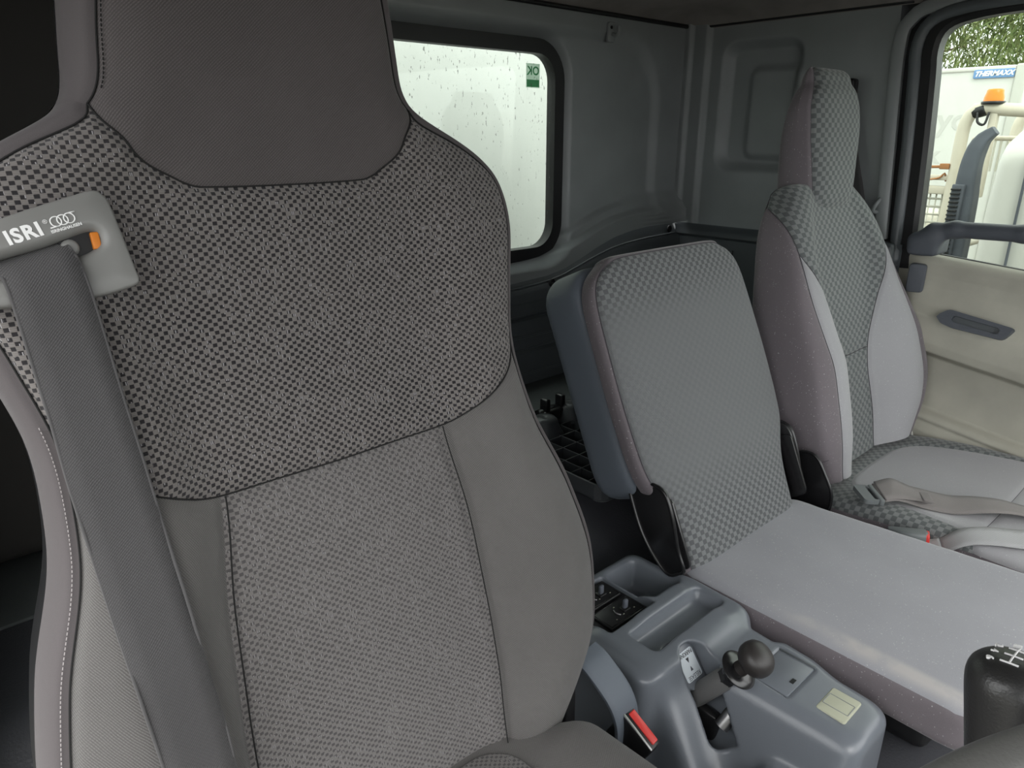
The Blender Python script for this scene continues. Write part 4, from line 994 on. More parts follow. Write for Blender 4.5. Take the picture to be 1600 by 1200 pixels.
# ================================================================ middle seat
M['chk'] = check('grey checked upholstery', srgb(84, 86, 88), srgb(119, 121, 122), .0098, .0088, sheen_fade=(.10, .24, .48, .58, .85))
M['chk_big'] = check('grey large checked upholstery', srgb(90, 94, 95), srgb(126, 129, 129), .0125, .0105)
M['mauve'] = velour('mauve grey velour', srgb(113, 107, 111), 0.15, 'Object', 0.35)
M['mauve_uv'] = velour('mauve grey side velour', srgb(113, 107, 111), 0.15, 'Object', 0.35)
M['pale'] = velour('pale grey velour', srgb(158, 158, 161), 0.10, 'Object', 0.4)
M['seat_grey'] = velour('mid grey velour', srgb(150, 151, 156), 0.30, 'Object', 0.45)
def wear_edge(m):
    # rubbed pale band along the left front edge and one dark stain, both in the seat's own coordinates
    nt_ = m.node_tree; b = nt_.nodes['Principled BSDF']; old = b.inputs['Base Color'].links[0].from_socket
    def N(t, ins, **p):
        d = nt_.nodes.new(t)
        for k, v in p.items(): setattr(d, k, v)
        for k, v in ins.items():
            if isinstance(v, bpy.types.NodeSocket): nt_.links.new(v, d.inputs[k])
            else: d.inputs[k].default_value = v
        return d
    oc = N('ShaderNodeTexCoord', {}).outputs['Object']; sp = N('ShaderNodeSeparateXYZ', {0: oc})
    ns = N('ShaderNodeTexNoise', {'Vector': oc, 'Scale': 22.0, 'Detail': 4.0}).outputs['Fac']
    dx = N('ShaderNodeMath', {0: N('ShaderNodeMath', {0: sp.outputs[0], 1: .172}, operation='ADD').outputs[0]}, operation='ABSOLUTE').outputs[0]
    w1 = N('ShaderNodeMapRange', {0: dx, 1: 0.004, 2: 0.020, 3: 1.0, 4: 0.0}, interpolation_type='SMOOTHSTEP').outputs[0]
    w2 = N('ShaderNodeMapRange', {0: sp.outputs[1], 1: -.12, 2: -.28, 3: 0.0, 4: 1.0}, interpolation_type='SMOOTHSTEP').outputs[0]
    w3 = N('ShaderNodeMapRange', {0: ns, 1: .32, 2: .55, 3: 0.2, 4: 1.0}).outputs[0]
    w = N('ShaderNodeMath', {0: N('ShaderNodeMath', {0: w1, 1: w2}, operation='MULTIPLY').outputs[0], 1: w3}, operation='MULTIPLY').outputs[0]
    m1 = N('ShaderNodeMix', {0: w, 6: old, 7: srgb(176, 173, 172)}, data_type='RGBA').outputs[2]
    ds_ = N('ShaderNodeVectorMath', {0: oc, 1: (-.025, -.253, .163)}, operation='DISTANCE').outputs['Value']
    dd = N('ShaderNodeMath', {0: ds_, 1: N('ShaderNodeMath', {0: ns, 1: .006}, operation='MULTIPLY').outputs[0]}, operation='ADD').outputs[0]
    st_ = N('ShaderNodeMapRange', {0: dd, 1: .0055, 2: .0085, 3: .65, 4: 0.0}).outputs[0]
    m2 = N('ShaderNodeMix', {0: st_, 6: m1, 7: (.05, .05, .055, 1)}, data_type='RGBA').outputs[2]
    nt_.links.new(m2, b.inputs['Base Color'])
wear_edge(M['seat_grey'])
M['shell'] = plain('blue grey seat shell', srgb(96, 103, 112), 0.55, 0.4, grain=0.4, gscale=700)
M['seam_grey'] = plain('grey seam thread', srgb(84, 82, 86), 0.9, 0.1)
ms = thing('middle_seat', 'narrow checked middle seat with fold-down backrest and grey cushion beside the console', 'seat', (1.157, .60, .30))
KM = .45; HM = unit((0, KM, 1)); FM = unit((0, -1, KM)); OM = np.array((1.157, .60, .472))
def mid_rows(tab, n, fr, bk):
    tab = np.array(tab, float); R = pchip(tab[:, 0], tab, np.linspace(tab[0, 0], tab[-1, 0], n)); net = []
    for h, W in R:
        net.append([(0, fr, h), (W * .45, fr, h), (W * .8, fr - .003, h), (W - .022, fr - .006, h), (W - .006, fr - .010, h), (W, fr - .024, h), (W, (fr + bk) / 2, h), (W - .002, bk + .015, h), (W - .010, bk + .004, h), (W - .03, bk, h), (W * .5, bk, h), (0, bk, h)])
    return net
HH = .565
tab = [(-.05, .188), (.0, .190), (.05, .193), (.09, .199), (.125, .212), (.155, .228), (.19, .238), (.25, .243), (.32, .245), (.42, .243), (.48, .240), (.515, .233), (.540, .217), (.555, .197), (.562, .18)]
BMd = Body(close_top(mid_rows(tab, 40, .010, -.052), 6, .012, -.021), OM, (1, 0, 0), FM, HM)
UF = .415
left = [('u', -UF, h) for h in (-.05, .06, .18, .35, .48, .53, .552)]; right = [('u', UF, h) for h in (-.05, .06, .18, .35, .48, .53, .552)]
topc = [('u', -UF, .552), ('u', -.34, .5625), ('u', -.2, .566), ('u', 0, .567), ('u', .2, .566), ('u', .34, .5625), ('u', UF, .552)]
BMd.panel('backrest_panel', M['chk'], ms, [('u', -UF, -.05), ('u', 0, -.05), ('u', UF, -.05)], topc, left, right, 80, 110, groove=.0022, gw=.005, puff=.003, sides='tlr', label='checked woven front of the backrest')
for s in (-1, 1):
    mm = (lambda p: p) if s > 0 else mir
    BMd.panel('side_border', M['mauve'], ms, [('u', s * UF, -.05), ('u', s * .70, -.05)], [('u', s * UF, .552), ('uv', s * .70, .93)], right if s > 0 else left, [('u', s * .70, h) for h in (-.05, .06, .18, .35, .48)] + [('uv', s * .70, .93)], 24, 90, groove=.0022, gw=.005, sides='l', label='plain mauve grey border')
BMd.panel('top_border', M['mauve'], ms, topc, [('uv', -.70, .985), ('uv', -.35, 1.0), ('uv', 0, 1.0), ('uv', .35, 1.0), ('uv', .70, .985)], [('u', -UF, .552), ('uv', -.70, .93), ('uv', -.70, .985)], [('u', UF, .552), ('uv', .70, .93), ('uv', .70, .985)], 60, 12, groove=.0015, gw=.004, sides='b')
seam(BMd, left + topc[1:-1] + right[::-1], ms, 220, .0009, M['seam_grey'], -.0018)
# moulded shell behind
def f(X):
    L = (X - OM); a = L[..., 0]; h = L @ HM; fw = L @ FM
    W = np.interp(h, [.09, .2, .5], [.218, .2425, .240])
    q = sd_rr(a, h, -.239, .239, .125, .566, .062); d = smax(q, np.abs(fw + .088) - .048, .022)
    d = smax(d, np.abs(a) - W, .01)
    return d
V, F = surface_net(f, OM + np.array([-.26, -.05, .05]), OM + np.array([.26, .42, .62]), .009); mesh('shell', V, F, M['shell'], ms, label='blue grey plastic shell behind the backrest')
V, F = tube([OM + np.array([-.22, 0, 0]) + HM * .128 + FM * -.05, OM + np.array([-.16, 0, 0]) + HM * .124 + FM * -.05], .006, 10); mesh('edge_roll', V, F, M['shell'], ms)
# hinge brackets
for s in (-1, 1):
    x = OM[0] + s * .2165
    hp = [(.165, -.018), (.145, .016), (.10, .020), (.04, .012), (.002, .012), (-.004, .0), (-.004, -.03), (.06, -.058), (.13, -.062), (.165, -.055)]
    mt = frame_mat(OM + np.array([s * .2165, 0, 0]), HM, FM, np.cross(HM, FM))
    P = resample(catmull(hp, 60, True), 60, True)
    if np.sum(P[:, 0] * np.roll(P[:, 1], -1) - np.roll(P[:, 0], -1) * P[:, 1]) < 0: P = P[::-1]
    V, F = prism(P, mt, -.004, .004, .002); br = mesh('hinge_bracket', V, F, M['black_metal'], ms, sharp=40)
    edge = np.array([OM + np.array([s * .2165 + s * .004, 0, 0]) + HM * a + FM * b for a, b in P]); V, F = tube(edge, .0035, 8, closed=True); mesh('folded_edge', V, F, M['black_metal'], br)
    V, F = prism(rrect(.0, .13, -.012, .022, .012, 5), mt @ frame_mat((0, 0, -s * .006), (1, 0, 0), (0, 1, 0), (0, 0, 1)), -.003, .003, .001); mesh('cover_strip', V, F, M['black_metal'], br)
    for a, b, r in ((.022, -.008, .011), (.055, -.03, .006), (.09, -.02, .006), (.12, -.03, .007)):
        V, F = lathe([(r, 0), (r, .004), (r * .6, .006), (0, .006)], axis_mat(OM + np.array([s * .221, 0, 0]) + HM * a + FM * b, (s, 0, 0)), 16, False); mesh('bolt', V, F, M['chrome'] if r > .01 else M['black_metal'], br)
# cushion
def f(X):
    x, y, z = X[..., 0], X[..., 1], X[..., 2]
    wl = .962 + .0 * y; wr = 1.375 + np.clip((.55 - y) * .12, 0, .06)
    q = smax(smax(wl - x + np.clip((.38 - z), 0, .1) * .35, x - wr, .05), smax(.115 - y, y - .640, .05), .06)
    top = .462 + .006 * np.exp(-((x - 1.16) / .16) ** 2) - .0 * y
    return smax(smax(q, z - top, .028), .385 - z, .018)
V, F = surface_net(f, (.90, .08, .35), (1.48, .68, .49), .008); cu = mesh('cushion', V, F, M['seat_grey'], ms, label='flat grey velour cushion')
me = cu.data; me.materials.append(M['mauve'])
nz = np.array([p.normal.z for p in me.polygons]); me.polygons.foreach_set('material_index', (nz < .45).astype(np.int32))
V, F = box((1.03, .20, .297), (1.36, .60, .392), .02); mesh('seat_pan', V, F, M['black'], ms)

# ================================================================ passenger seat
ps = thing('passenger_seat', 'grey checked passenger seat with tall headrest beside the far door', 'seat', (1.735, .60, .0))
KP = .27; HP = unit((0, KP, 1)); FP = unit((0, -1, KP)); OP = np.array((1.735, .63, .48))
ptab = [(-.06, .225, .0, .045, .17, .09, .11), (0, .262, 0, .062, .19, .088, .115), (.06, .292, .002, .078, .205, .085, .12), (.13, .306, .004, .085, .212, .085, .12), (.22, .298, .008, .082, .205, .086, .115), (.30, .283, .010, .066, .20, .115, .11), (.37, .268, .008, .050, .19, .13, .11), (.45, .248, .004, .036, .18, .14, .105),
        (.52, .228, .002, .024, .165, .12, .10), (.565, .208, .0, .014, .15, .10, .095), (.60, .180, -.004, .006, .125, .085, .09), (.62, .160, -.008, .0, .11, .075, .085)]
PB = Body(close_top(seat_rows(ptab, 44), 6, .022, -.04), OP, (1, 0, 0), FP, HP)
PI = [(.078, -.04), (.082, .03), (.080, .10), (.076, .165), (.080, .22)]; PU = [(.080, .22), (.112, .29), (.150, .36), (.190, .43), ('u', .50, .485)]
tip = ('u', .50, .485); PS = [tip, ('u', .57, .545), ('u', .68, .59), ('u', .78, .605)]
UBk = .78
PB.panel('backrest_upper', M['chk_big'], ps, [(-.080, .22), (0, .218), (.080, .22)], [('uv', -UBk, 1), ('uv', -.4, 1), ('uv', 0, 1), ('uv', .4, 1), ('uv', UBk, 1)], [mir(p) for p in PU + PS[1:]] + [('uv', -UBk, 1)], PU + PS[1:] + [('uv', UBk, 1)], 90, 90, groove=.004, gw=.006, sides='blr', label='checked upper backrest')
PB.panel('backrest_lower', M['chk_big'], ps, [(-.078, -.04), (0, -.04), (.078, -.04)], [(-.080, .22), (0, .218), (.080, .22)], [mir(p) for p in PI], PI, 50, 60, groove=.004, gw=.006, sides='tlr', puff=.003)
for s in (-1, 1):
    mm = (lambda p: p) if s > 0 else mir
    outer_ = [('u', .435, -.04), ('u', .435, .06), ('u', .435, .14), ('u', .44, .25), ('u', .462, .36), tip]
    PB.panel('side_bolster', M['pale'], ps, [mm((.078, -.04)), mm(('u', .435, -.04))], [mm(tip), mm(tip)], [mm(p) for p in PI + PU[1:]], [mm(p) for p in outer_], 40, 90, groove=.004, gw=.006, puff=.004, sides='lr', label='pale grey side bolster')
    PB.panel('side_panel', M['mauve_uv'], ps, [mm(('u', .435, -.04)), mm(('u', UBk, -.04))], [mm(tip), mm(('u', UBk, .485))], [mm(p) for p in outer_], [mm(('u', UBk, h)) for h in (-.04, .1, .3, .485)], 36, 90, groove=.004, gw=.005, sides='l', label='mauve grey side of the backrest')
    PB.panel('side_panel', M['mauve_uv'], ps, [mm(tip), mm(('u', UBk, .485))], [mm(('u', UBk, .605)), mm(('u', UBk, .606))], [mm(p) for p in PS], [mm(('u', UBk, h)) for h in (.485, .55, .606)], 36, 30, groove=.004, gw=.005, sides='l', label='mauve grey side of the backrest')
    seam(PB, [mm(p) for p in outer_ + PS[1:]], ps, 140, .0009, M['seam_grey']); seam(PB, [mm(p) for p in PI + PU[1:]], ps, 120, .0009, M['seam_grey'])
    seam(PB, [mm(('u', .53, .03)), mm(('u', .62, .022)), mm(('u', .74, .012))], ps, 40, .0009, M['seam_grey'], -.0004)
seam(PB, [(-.080, .22), (0, .218), (.080, .22)], ps, 40, .0009, M['seam_grey'])
PB.panel('back_cover', M['mauve_uv'], ps, [('uv', UBk, 0), ('uv', 1, 0)], [('uv', UBk, 1), ('uv', 1, 1)], [('uv', UBk, 0), ('uv', UBk, 1)], [('uv', 1, 0), ('uv', 1, 1)], 16, 60, groove=0)
PB.panel('back_cover', M['mauve_uv'], ps, [('uv', -1, 0), ('uv', -UBk, 0)], [('uv', -1, 1), ('uv', -UBk, 1)], [('uv', -1, 0), ('uv', -1, 1)], [('uv', -UBk, 0), ('uv', -UBk, 1)], 16, 60, groove=0)
# headrest
KH = .10
HB = Body(close_top([[(0, fr, h), (w * .4, fr, h), (w * .7, fr - .004, h), (w - .018, fr - .012, h), (w - .004, fr - .024, h), (w, fr - .045, h), (w + .002, (fr + bk) / 2, h), (w, bk + .03, h), (w - .008, bk + .012, h), (w - .03, bk, h), (w * .5, bk - .004, h), (0, bk - .004, h)]
     for h, w, fr, bk in pchip([-.03, -.02, -.006, .012, .03, .07, .12, .18, .23, .265, .285], np.array([(-.03, .06, -.058, -.062), (-.02, .085, -.040, -.085), (-.006, .096, -.020, -.112), (.012, .101, -.006, -.12), (.03, .105, .0, -.12), (.07, .113, .002, -.116), (.12, .121, .002, -.110), (.18, .130, .002, -.100), (.225, .129, .0, -.090), (.265, .114, -.004, -.080), (.285, .096, -.012, -.074)]), np.linspace(-.03, .285, 40))], 7, .034, -.045), (1.748, .77, 1.03), (1, 0, 0), unit((0, -1, KH)), unit((0, KH, 1)))
US = .365
hls = [('uv', -US, v) for v in np.linspace(0, 1, 9)]; hrs = [('uv', US, v) for v in np.linspace(0, 1, 9)]
hd = mesh('headrest', *[[(0, 0, 0), (.001, 0, 0), (0, .001, 0)], [[0, 1, 2]]], M['mauve_uv'], ps) if False else None
HB.panel('headrest_strip', M['chk_big'], ps, [('uv', -US, 0), ('uv', 0, 0), ('uv', US, 0)], [('uv', -US, 1), ('uv', 0, 1), ('uv', US, 1)], hls, hrs, 50, 90, groove=.003, gw=.005, sides='lr', label='checked front strip of the headrest')
for s in (-1, 1):
    HB.panel('headrest_side', M['mauve_uv'], ps, [('uv', s * US, 0), ('uv', s * .8, 0)], [('uv', s * US, 1), ('uv', s * .8, 1)], hrs if s > 0 else hls, [('uv', s * .8, v) for v in np.linspace(0, 1, 9)], 30, 80, groove=.003, gw=.005, sides='l', label='mauve grey headrest side')
HB.panel('headrest_back', M['mauve_uv'], ps, [('uv', .8, 0), ('uv', 1, 0)], [('uv', .8, 1), ('uv', 1, 1)], [('uv', .8, 0), ('uv', .8, 1)], [('uv', 1, 0), ('uv', 1, 1)], 12, 60, groove=0)
HB.panel('headrest_back', M['mauve_uv'], ps, [('uv', -1, 0), ('uv', -.8, 0)], [('uv', -1, 1), ('uv', -.8, 1)], [('uv', -1, 0), ('uv', -1, 1)], [('uv', -.8, 0), ('uv', -.8, 1)], 12, 60, groove=0)
seam(HB, hls, ps, 90, .0009, M['seam_grey']); seam(HB, hrs, ps, 90, .0009, M['seam_grey'])
# neck joining headrest and backrest
V, F = box((1.675, .815, .99), (1.805, .87, 1.10), .02); mesh('neck', V, F, M['mauve_uv'], ps)
# cushion: rows run forward from the backrest
ctab = [(-.06, .25, -.012, -.012, .20, .15, .10), (.0, .262, -.008, -.004, .21, .16, .11), (.08, .272, .0, .008, .222, .17, .115), (.2, .276, .006, .018, .225, .175, .12), (.32, .274, .012, .020, .225, .18, .12), (.42, .268, .014, .016, .22, .18, .12), (.50, .258, .008, .008, .21, .175, .12), (.535, .245, .0, .0, .20, .165, .11)]
crow = []
for r in seat_rows(ctab, 34):
    r = np.array(r); W = r[6, 0]; r[5, 1] = r[4, 1] - .004; r[6, 1] = r[4, 1] - .022; r[7, 1] = r[4, 1] - .055; crow.append(r.tolist())
CB = Body(close_top(crow, 5, .03, -.06), (1.724, .62, .440), (1, 0, 0), (0, 0, 1), (0, -1, 0))
ci = [(.10, .035), (.15, .05), (.19, .10), (.207, .18), (.222, .27), (.234, .325)]
ce = ('u', .60, .335)
CB.panel('cushion_panel', M['pale'], ps, [(-.10, .035), (0, .032), (.10, .035)], [(-.234, .325), (0, .33), (.234, .325)], [mir(p) for p in ci], ci, 60, 50, groove=.003, gw=.006, label='pale grey cushion centre')
CB.panel('cushion_front', M['pale'], ps, [(-.234, .325), (0, .33), (.234, .325)], [('uv', -.42, 1), ('uv', 0, 1), ('uv', .42, 1)], [(-.234, .325), ('u', -.43, .42), ('uv', -.42, 1)], [(.234, .325), ('u', .43, .42), ('uv', .42, 1)], 80, 40, groove=.003, gw=.006, sides='b')
for s in (-1, 1):
    mm = (lambda p: p) if s > 0 else mir
    CB.panel('cushion_border', M['chk_big'], ps, [mm((.10, .035)), mm((.10, -.05))], [mm((.234, .325)), mm(ce)], [mm(p) for p in ci], [mm((.10, -.05)), mm((.18, -.05)), mm(('u', .50, .0)), mm(('u', .60, .06)), mm(('u', .60, .2)), mm(ce)], 30, 80, groove=.003, gw=.005, sides='tl', label='checked cushion border')
    CB.panel('cushion_front', M['pale'], ps, [mm((.234, .325)), mm(ce)], [('uv', s * .42, 1), ('uv', s * .60, 1)], [mm((.234, .325)), mm(('u', .43, .42)), ('uv', s * .42, 1)], [mm(ce), mm(('u', .60, .45)), ('uv', s * .60, 1)], 20, 40, groove=.003, gw=.006, sides='b')
    CB.panel('cushion_side', M['mauve_uv'], ps, [('uv', s * .60, .0), ('uv', s * .85, 0)], [('uv', s * .60, 1), ('uv', s * .85, 1)], [('uv', s * .60, v) for v in np.linspace(0, 1, 8)], [('uv', s * .85, v) for v in np.linspace(0, 1, 8)], 12, 50, groove=.0)
CB.panel('cushion_border', M['chk_big'], ps, [(-.10, -.05), (0, -.05), (.10, -.05)], [(-.10, .035), (0, .032), (.10, .035)], [(-.10, -.05), (-.10, .035)], [(.10, -.05), (.10, .035)], 30, 16, groove=.003, gw=.005, sides='t')
seam(CB, [(-.234, .325), (0, .33), (.234, .325)], ps, 60, .0009, M['seam_grey'])
V, F = box((1.50, .10, .22), (1.945, .62, .37), .03); mesh('seat_base', V, F, M['black'], ps)
V, F = box((1.52, .12, .0), (1.95, .60, .23), .02); mesh('pedestal', V, F, M['black'], ps)
# recliner plates
for x in (1.425,):
    hp = resample(catmull([(.57, .40), (.55, .46), (.575, .515), (.60, .545), (.635, .54), (.67, .50), (.66, .42)], 60, True), 40, True)
    if np.sum(hp[:, 0] * np.roll(hp[:, 1], -1) - np.roll(hp[:, 0], -1) * hp[:, 1]) < 0: hp = hp[::-1]
    V, F = prism(hp, frame_mat((x, 0, 0), (0, 1, 0), (0, 0, 1), (1, 0, 0)), -.004, .004, .002); rp = mesh('recliner_plate', V, F, M['black_metal'], ps, sharp=40)
    E_ = np.array([(x - .004, a, b) for a, b in hp]); V, F = tube(E_, .0035, 8, closed=True); mesh('rim', V, F, M['black_metal'], rp)
    for y, z, r in ((.612, .518, .009), (.602, .487, .005)):
        V, F = lathe([(r, 0), (r, .005), (r * .6, .007), (0, .007)], axis_mat((x - .004, y, z), (-1, 0, 0)), 14, False); mesh('bolt', V, F, M['chrome'], rp)

# ================================================================ centre console
M['console'] = plain('blue grey console plastic', srgb(108, 113, 120), 0.28, 0.55, grain=0.22, gscale=800)
M['cap_beige'] = plain('beige socket cap', srgb(176, 178, 158), 0.5, 0.4)
M['label_white'] = plain('pale label', srgb(214, 222, 228), 0.5, 0.4)
M['label_ink'] = plain('dark label print', (0.03, 0.03, 0.035, 1), 0.6, 0.3)
M['lever_grey'] = plain('grey lever sleeve', srgb(98, 98, 98), 0.55, 0.4, grain=0.4, gscale=500)
M['knob_black'] = plain('worn black knob', (0.028, 0.025, 0.024, 1), 0.42, 0.5, grain=0.3, gscale=600, mottle=0.25)
M['steel'] = plain('dull steel', (0.45, 0.45, 0.45, 1), 0.35, 0.5, metal=1.0)
M['red'] = plain('red release button', srgb(214, 62, 58), 0.35, 0.5)
RK = 1.3; RN = unit((0, -RK, 1)); RS = unit((0, -1, -RK)); RO = np.array((.797, .447, .3965))   # sloping face with the lever slot
def slot_q(X):
    L = X - RO; return np.stack([L[..., 0], L @ RS, L @ RN], -1)
def console_f(X):
    x, y, z = X[..., 0], X[..., 1], X[..., 2]
    xl = .692 - np.clip(.44 - z, 0, .3) * .16
    rear = smax(smax(xl - x, x - .955, .02), smax(.478 - (z - .45) * .05 - y, y - .718, .02), .024)
    rear = smax(rear, z - (.4525 - .0 * y), .014)
    zt = .446 - (.46 - y) * .06
    xf = .802 - np.clip(zt - z, 0, .4) * .42 + np.clip(.46 - y, 0, .3) * .10
    xrr = .936 + .018 * sstep(.375, .385, y) * sstep(.42, .405, y) * 0 + .016 * sstep(.448, .47, y) + .012 * (1 - sstep(.395, .415, y)) * sstep(.30, .36, y)
    front = smax(smax(xf - x, x - xrr, .03), smax(.228 - y, y - .60, .03), .032)
    front = smax(front, z - zt, .022)
    rl = .725 - np.clip(.44 - z, 0, .3) * .22
    ramp = smax(smax(rl - x, x - .90, .02), smax((slot_q(X)[..., 2] - .002), smax(.25 - y, y - .6, .02), .02), .02)
    ramp = smax(ramp, z - .452, .012)
    d = smin(rear, front, .030); d = smin(d, ramp, .030)
    d = smin(d, sd_lohi(X, (.728, .262, .1), (.812, .338, .368), .025), .014)
    d = smax(d, .02 - z, .005)
    # pockets
    def pocket(d, x0, x1, y0, y1, zb, r, k=.008, sl=.25):
        q = sd_rr(x, y, x0, x1, y0, y1, r) - (z - .452) * sl * 0
        q = sd_rr(x, y, x0 + sl * 0, x1, y0, y1, r) + np.clip(.452 - z, 0, .1) * sl
        return smax(d, -smax(q, zb - z, k), k)
    d = pocket(d, .850, .934, .592, .700, .402, .014)
    d = pocket(d, .733, .846, .582, .699, .442, .006, .003, .05)
    d = pocket(d, .752, .940, .508, .563, .437, .010, .006, .5)
    d = pocket(d, .834, .922, .337, .398, zt - .0035, .004, .0015, .05)
    q = slot_q(X)
    tq = np.clip(q[..., 1] / .074, 0, 1); s = sd_rr((q[..., 0] + .0213 * tq) * (1 + .30 * tq), q[..., 1], -.026, .026, -.076, .074, .024)
    d = smax(d, -smax(smax(s, -.038 - q[..., 2], .004), q[..., 2] - .034, .004), .006)
    return d
V, F = surface_net(console_f, (.60, .20, .0), (.985, .74, .475), .0034)
cn = thing('center_console', 'blue grey moulded console between the driver seat and the middle seat', 'console', (.82, .47, .0))
mesh('body', V, F, M['console'], cn)
# switch panels
V, F = box((.734, .583, .4415), (.845, .698, .4445), .001); mesh('switch_bezel', V, F, M['black'], cn)
for y0 in (.594, .647):
    V, F = box((.752, y0, .444), (.838, y0 + .047, .4495), .003); sp = mesh('switch_panel', V, F, M['black'], cn, label='black plate with a small toggle')
    V, F = tube([(.752 + .003, y0 + .003, .4495), (.835, y0 + .003, .4495), (.835, y0 + .044, .4495), (.755, y0 + .044, .4495)], .0009, 6, closed=True); mesh('raised_edge', V, F, M['black_metal'], sp)
    V, F = box((.800, y0 + .014, .449), (.816, y0 + .028, .452), .0015); mesh('toggle_base', V, F, M['black'], sp)
    V, F = box((.803, y0 + .017, .451), (.813, y0 + .024, .468), .003); mesh('toggle', V, F, M['snorkel'], sp)
    V, F = tube(catmull([(.790, y0 + .030, .4500), (.786, y0 + .022, .4512), (.790, y0 + .014, .4500)], 10), .0012, 6); mesh('guard', V, F, M['steel'], sp)
    for dx, dy in ((.795, .012), (.822, .012), (.795, .034), (.775, .010)):
        V, F = box((dx, y0 + dy, .4492), (dx + .0022, y0 + dy + .0016, .4499)); mesh('mark', V, F, M['cap_beige'], sp, smooth=False)
V, F = box((.736, .583, .4445), (.845, .592, .4465), .001); mesh('switch_blank', V, F, M['black'], cn)
ztop = lambda y: .446 - (.46 - y) * .06
# inset lid with a key slot
V, F = prism(rrect(.836, .920, .339, .396, .004, 4), np.eye(4), ztop(.367) - .006, ztop(.367) - .0012, .0008); ld = mesh('lid', V, F, M['console'], cn)
V, F = box((.865, .345, ztop(.367) - .004), (.876, .351, ztop(.367) - .0006)); mesh('key_slot', V, F, M['black'], ld, smooth=False)
V, F = box((.919, .338, ztop(.367) - .003), (.9225, .397, ztop(.367) + .0008), .0012); mesh('lid_rim', V, F, M['trim_dark'], ld)
# faint raised blank behind the lever
V, F = tube([(a, b, .4522) for a, b in resample(rrect(.862, .910, .428, .474, .008, 5), 60, True)], .0007, 5, closed=True)
# beige cap
V, F = prism(rrect(.850, .906, .262, .304, .004, 4), np.eye(4), ztop(.28) - .004, ztop(.28) + .0022, .0015); cp = mesh('socket_cap', V, F, M['cap_beige'], cn, label='pale beige square socket cap')
V, F = tube([(a, b, ztop(.28) + .0023) for a, b in rrect(.866, .890, .265, .301, .001, 2)], .0006, 5, closed=True); mesh('cap_line', V, F, M['trim_mid'], cp)
# slot liner with the parking label
SM = frame_mat(RO, (-1, 0, 0), RS, np.cross((-1, 0, 0), RS))
lin = [(-.024, -.070), (-.016, -.075), (.012, -.075), (.022, -.069), (.024, -.05), (.024, -.012), (.018, -.014), (.006, -.004), (-.010, -.010), (-.020, .002), (-.024, -.01)]
Pl = resample(np.array(lin), 60, True)
if np.sum(Pl[:, 0] * np.roll(Pl[:, 1], -1) - np.roll(Pl[:, 0], -1) * Pl[:, 1]) < 0: Pl = Pl[::-1]
V, F = prism(Pl, SM, -.016, -.004, .002); lb = mesh('slot_liner', V, F, M['console'], cn)
V, F = prism(rrect(-.0185, .0185, -.066, -.022, .004, 4), SM, -.0045, -.0030, .0005); lab = mesh('label', V, F, M['label_white'], lb, label='white parking brake label')
def on_slope(x, s_): return frame_mat(xform([(x, s_, -.0028)], SM)[0], SM[:3, 0], SM[:3, 1], SM[:3, 2])
text('lettering', 'PARKING', .0092, on_slope(.0, -.061), M['label_ink'], lab, ext=.0001, bold=.0001, squeeze=.86)
text('lettering', 'RELEASE', .0092, on_slope(.0, -.027), M['snorkel'], lab, ext=.0001, squeeze=.86)
V, F = prism([(-.0035, -.0545), (.0035, -.0545), (0, -.047)], SM, -.0032, -.0027); mesh('arrow', V, F, M['label_ink'], lab, smooth=False)
V, F = prism([(-.003, -.035), (0, -.042), (.003, -.035)][::-1], SM, -.0032, -.0027); mesh('arrow', V, F, M['snorkel'], lab, smooth=False)
V, F = prism(rrect(-.036, .040, -.070, .085, .024, 6), SM, -.044, -.034); mesh('slot_floor', V, F, M['black'], cn, smooth=False)

# parking brake lever
A0 = np.array((.798, .452, .392)); A1 = np.array((.812, .356, .528)); AX = unit(A1 - A0); Ln = np.linalg.norm(A1 - A0)
pb = thing('parking_brake_lever', 'parking brake lever with a black round knob standing out of the console slot', 'lever', A0)
ml = axis_mat(A0, AX)
V, F = lathe([(.0, -.02), (.0155, -.02), (.0165, .0), (.0165, .052), (.014, .060), (.0, .060)], ml, 24, False); mesh('sleeve', V, F, M['lever_grey'], pb, sharp=50)
V, F = lathe([(.0, .058), (.0145, .058), (.0150, .061), (.0150, .069), (.0145, .072), (.0, .072)], ml, 6, False); mesh('hex_nut', V, F, M['black_metal'], pb, smooth=False)
V, F = lathe([(.0, .070), (.0150, .070), (.0165, .074), (.0165, .086), (.0, .090)], ml, 24, False); mesh('collar', V, F, M['black'], pb, sharp=40)
for k in range(14):
    a = 2 * math.pi * k / 14; c = A0 + ml[:3, 0] * .0165 * math.cos(a) + ml[:3, 1] * .0165 * math.sin(a); V, F = tube([c + AX * .074, c + AX * .085], .0014, 5); mesh('collar_rib', V, F, M['black'], pb)
V, F = lathe([(.010, .089), (.0265, .086), (.0285, .0875), (.0288, .089), (.0275, .0905), (.016, .0925), (.010, .0925)], ml, 40, False); mesh('lift_ring', V, F, M['black_metal'], pb, sharp=50)
V, F = lathe([(.0, .090), (.0115, .092), (.0110, .105), (.0120, .118), (.0, .120)], ml, 24, False); mesh('neck', V, F, M['knob_black'], pb, sharp=50)
V, F = lathe([(.0, .106), (.0125, .107), (.0165, .111), (.0225, .115), (.0258, .121), (.0264, .128), (.0252, .135), (.0215, .1405), (.0150, .1445), (.007, .1462), (.0, .1465)], ml, 36, False); mesh('knob', V, F, M['knob_black'], pb)
V, F = tube([A0 + (-.012, -.045, -.025), A0 + (.012, -.055, .006)], .011, 16); mesh('pivot_pin', V, F, M['steel'], pb, sharp=50)
V, F = box(A0 + (-.010, -.035, -.07), A0 + (.008, .01, -.02), .006); mesh('pivot_block', V, F, M['black'], pb)

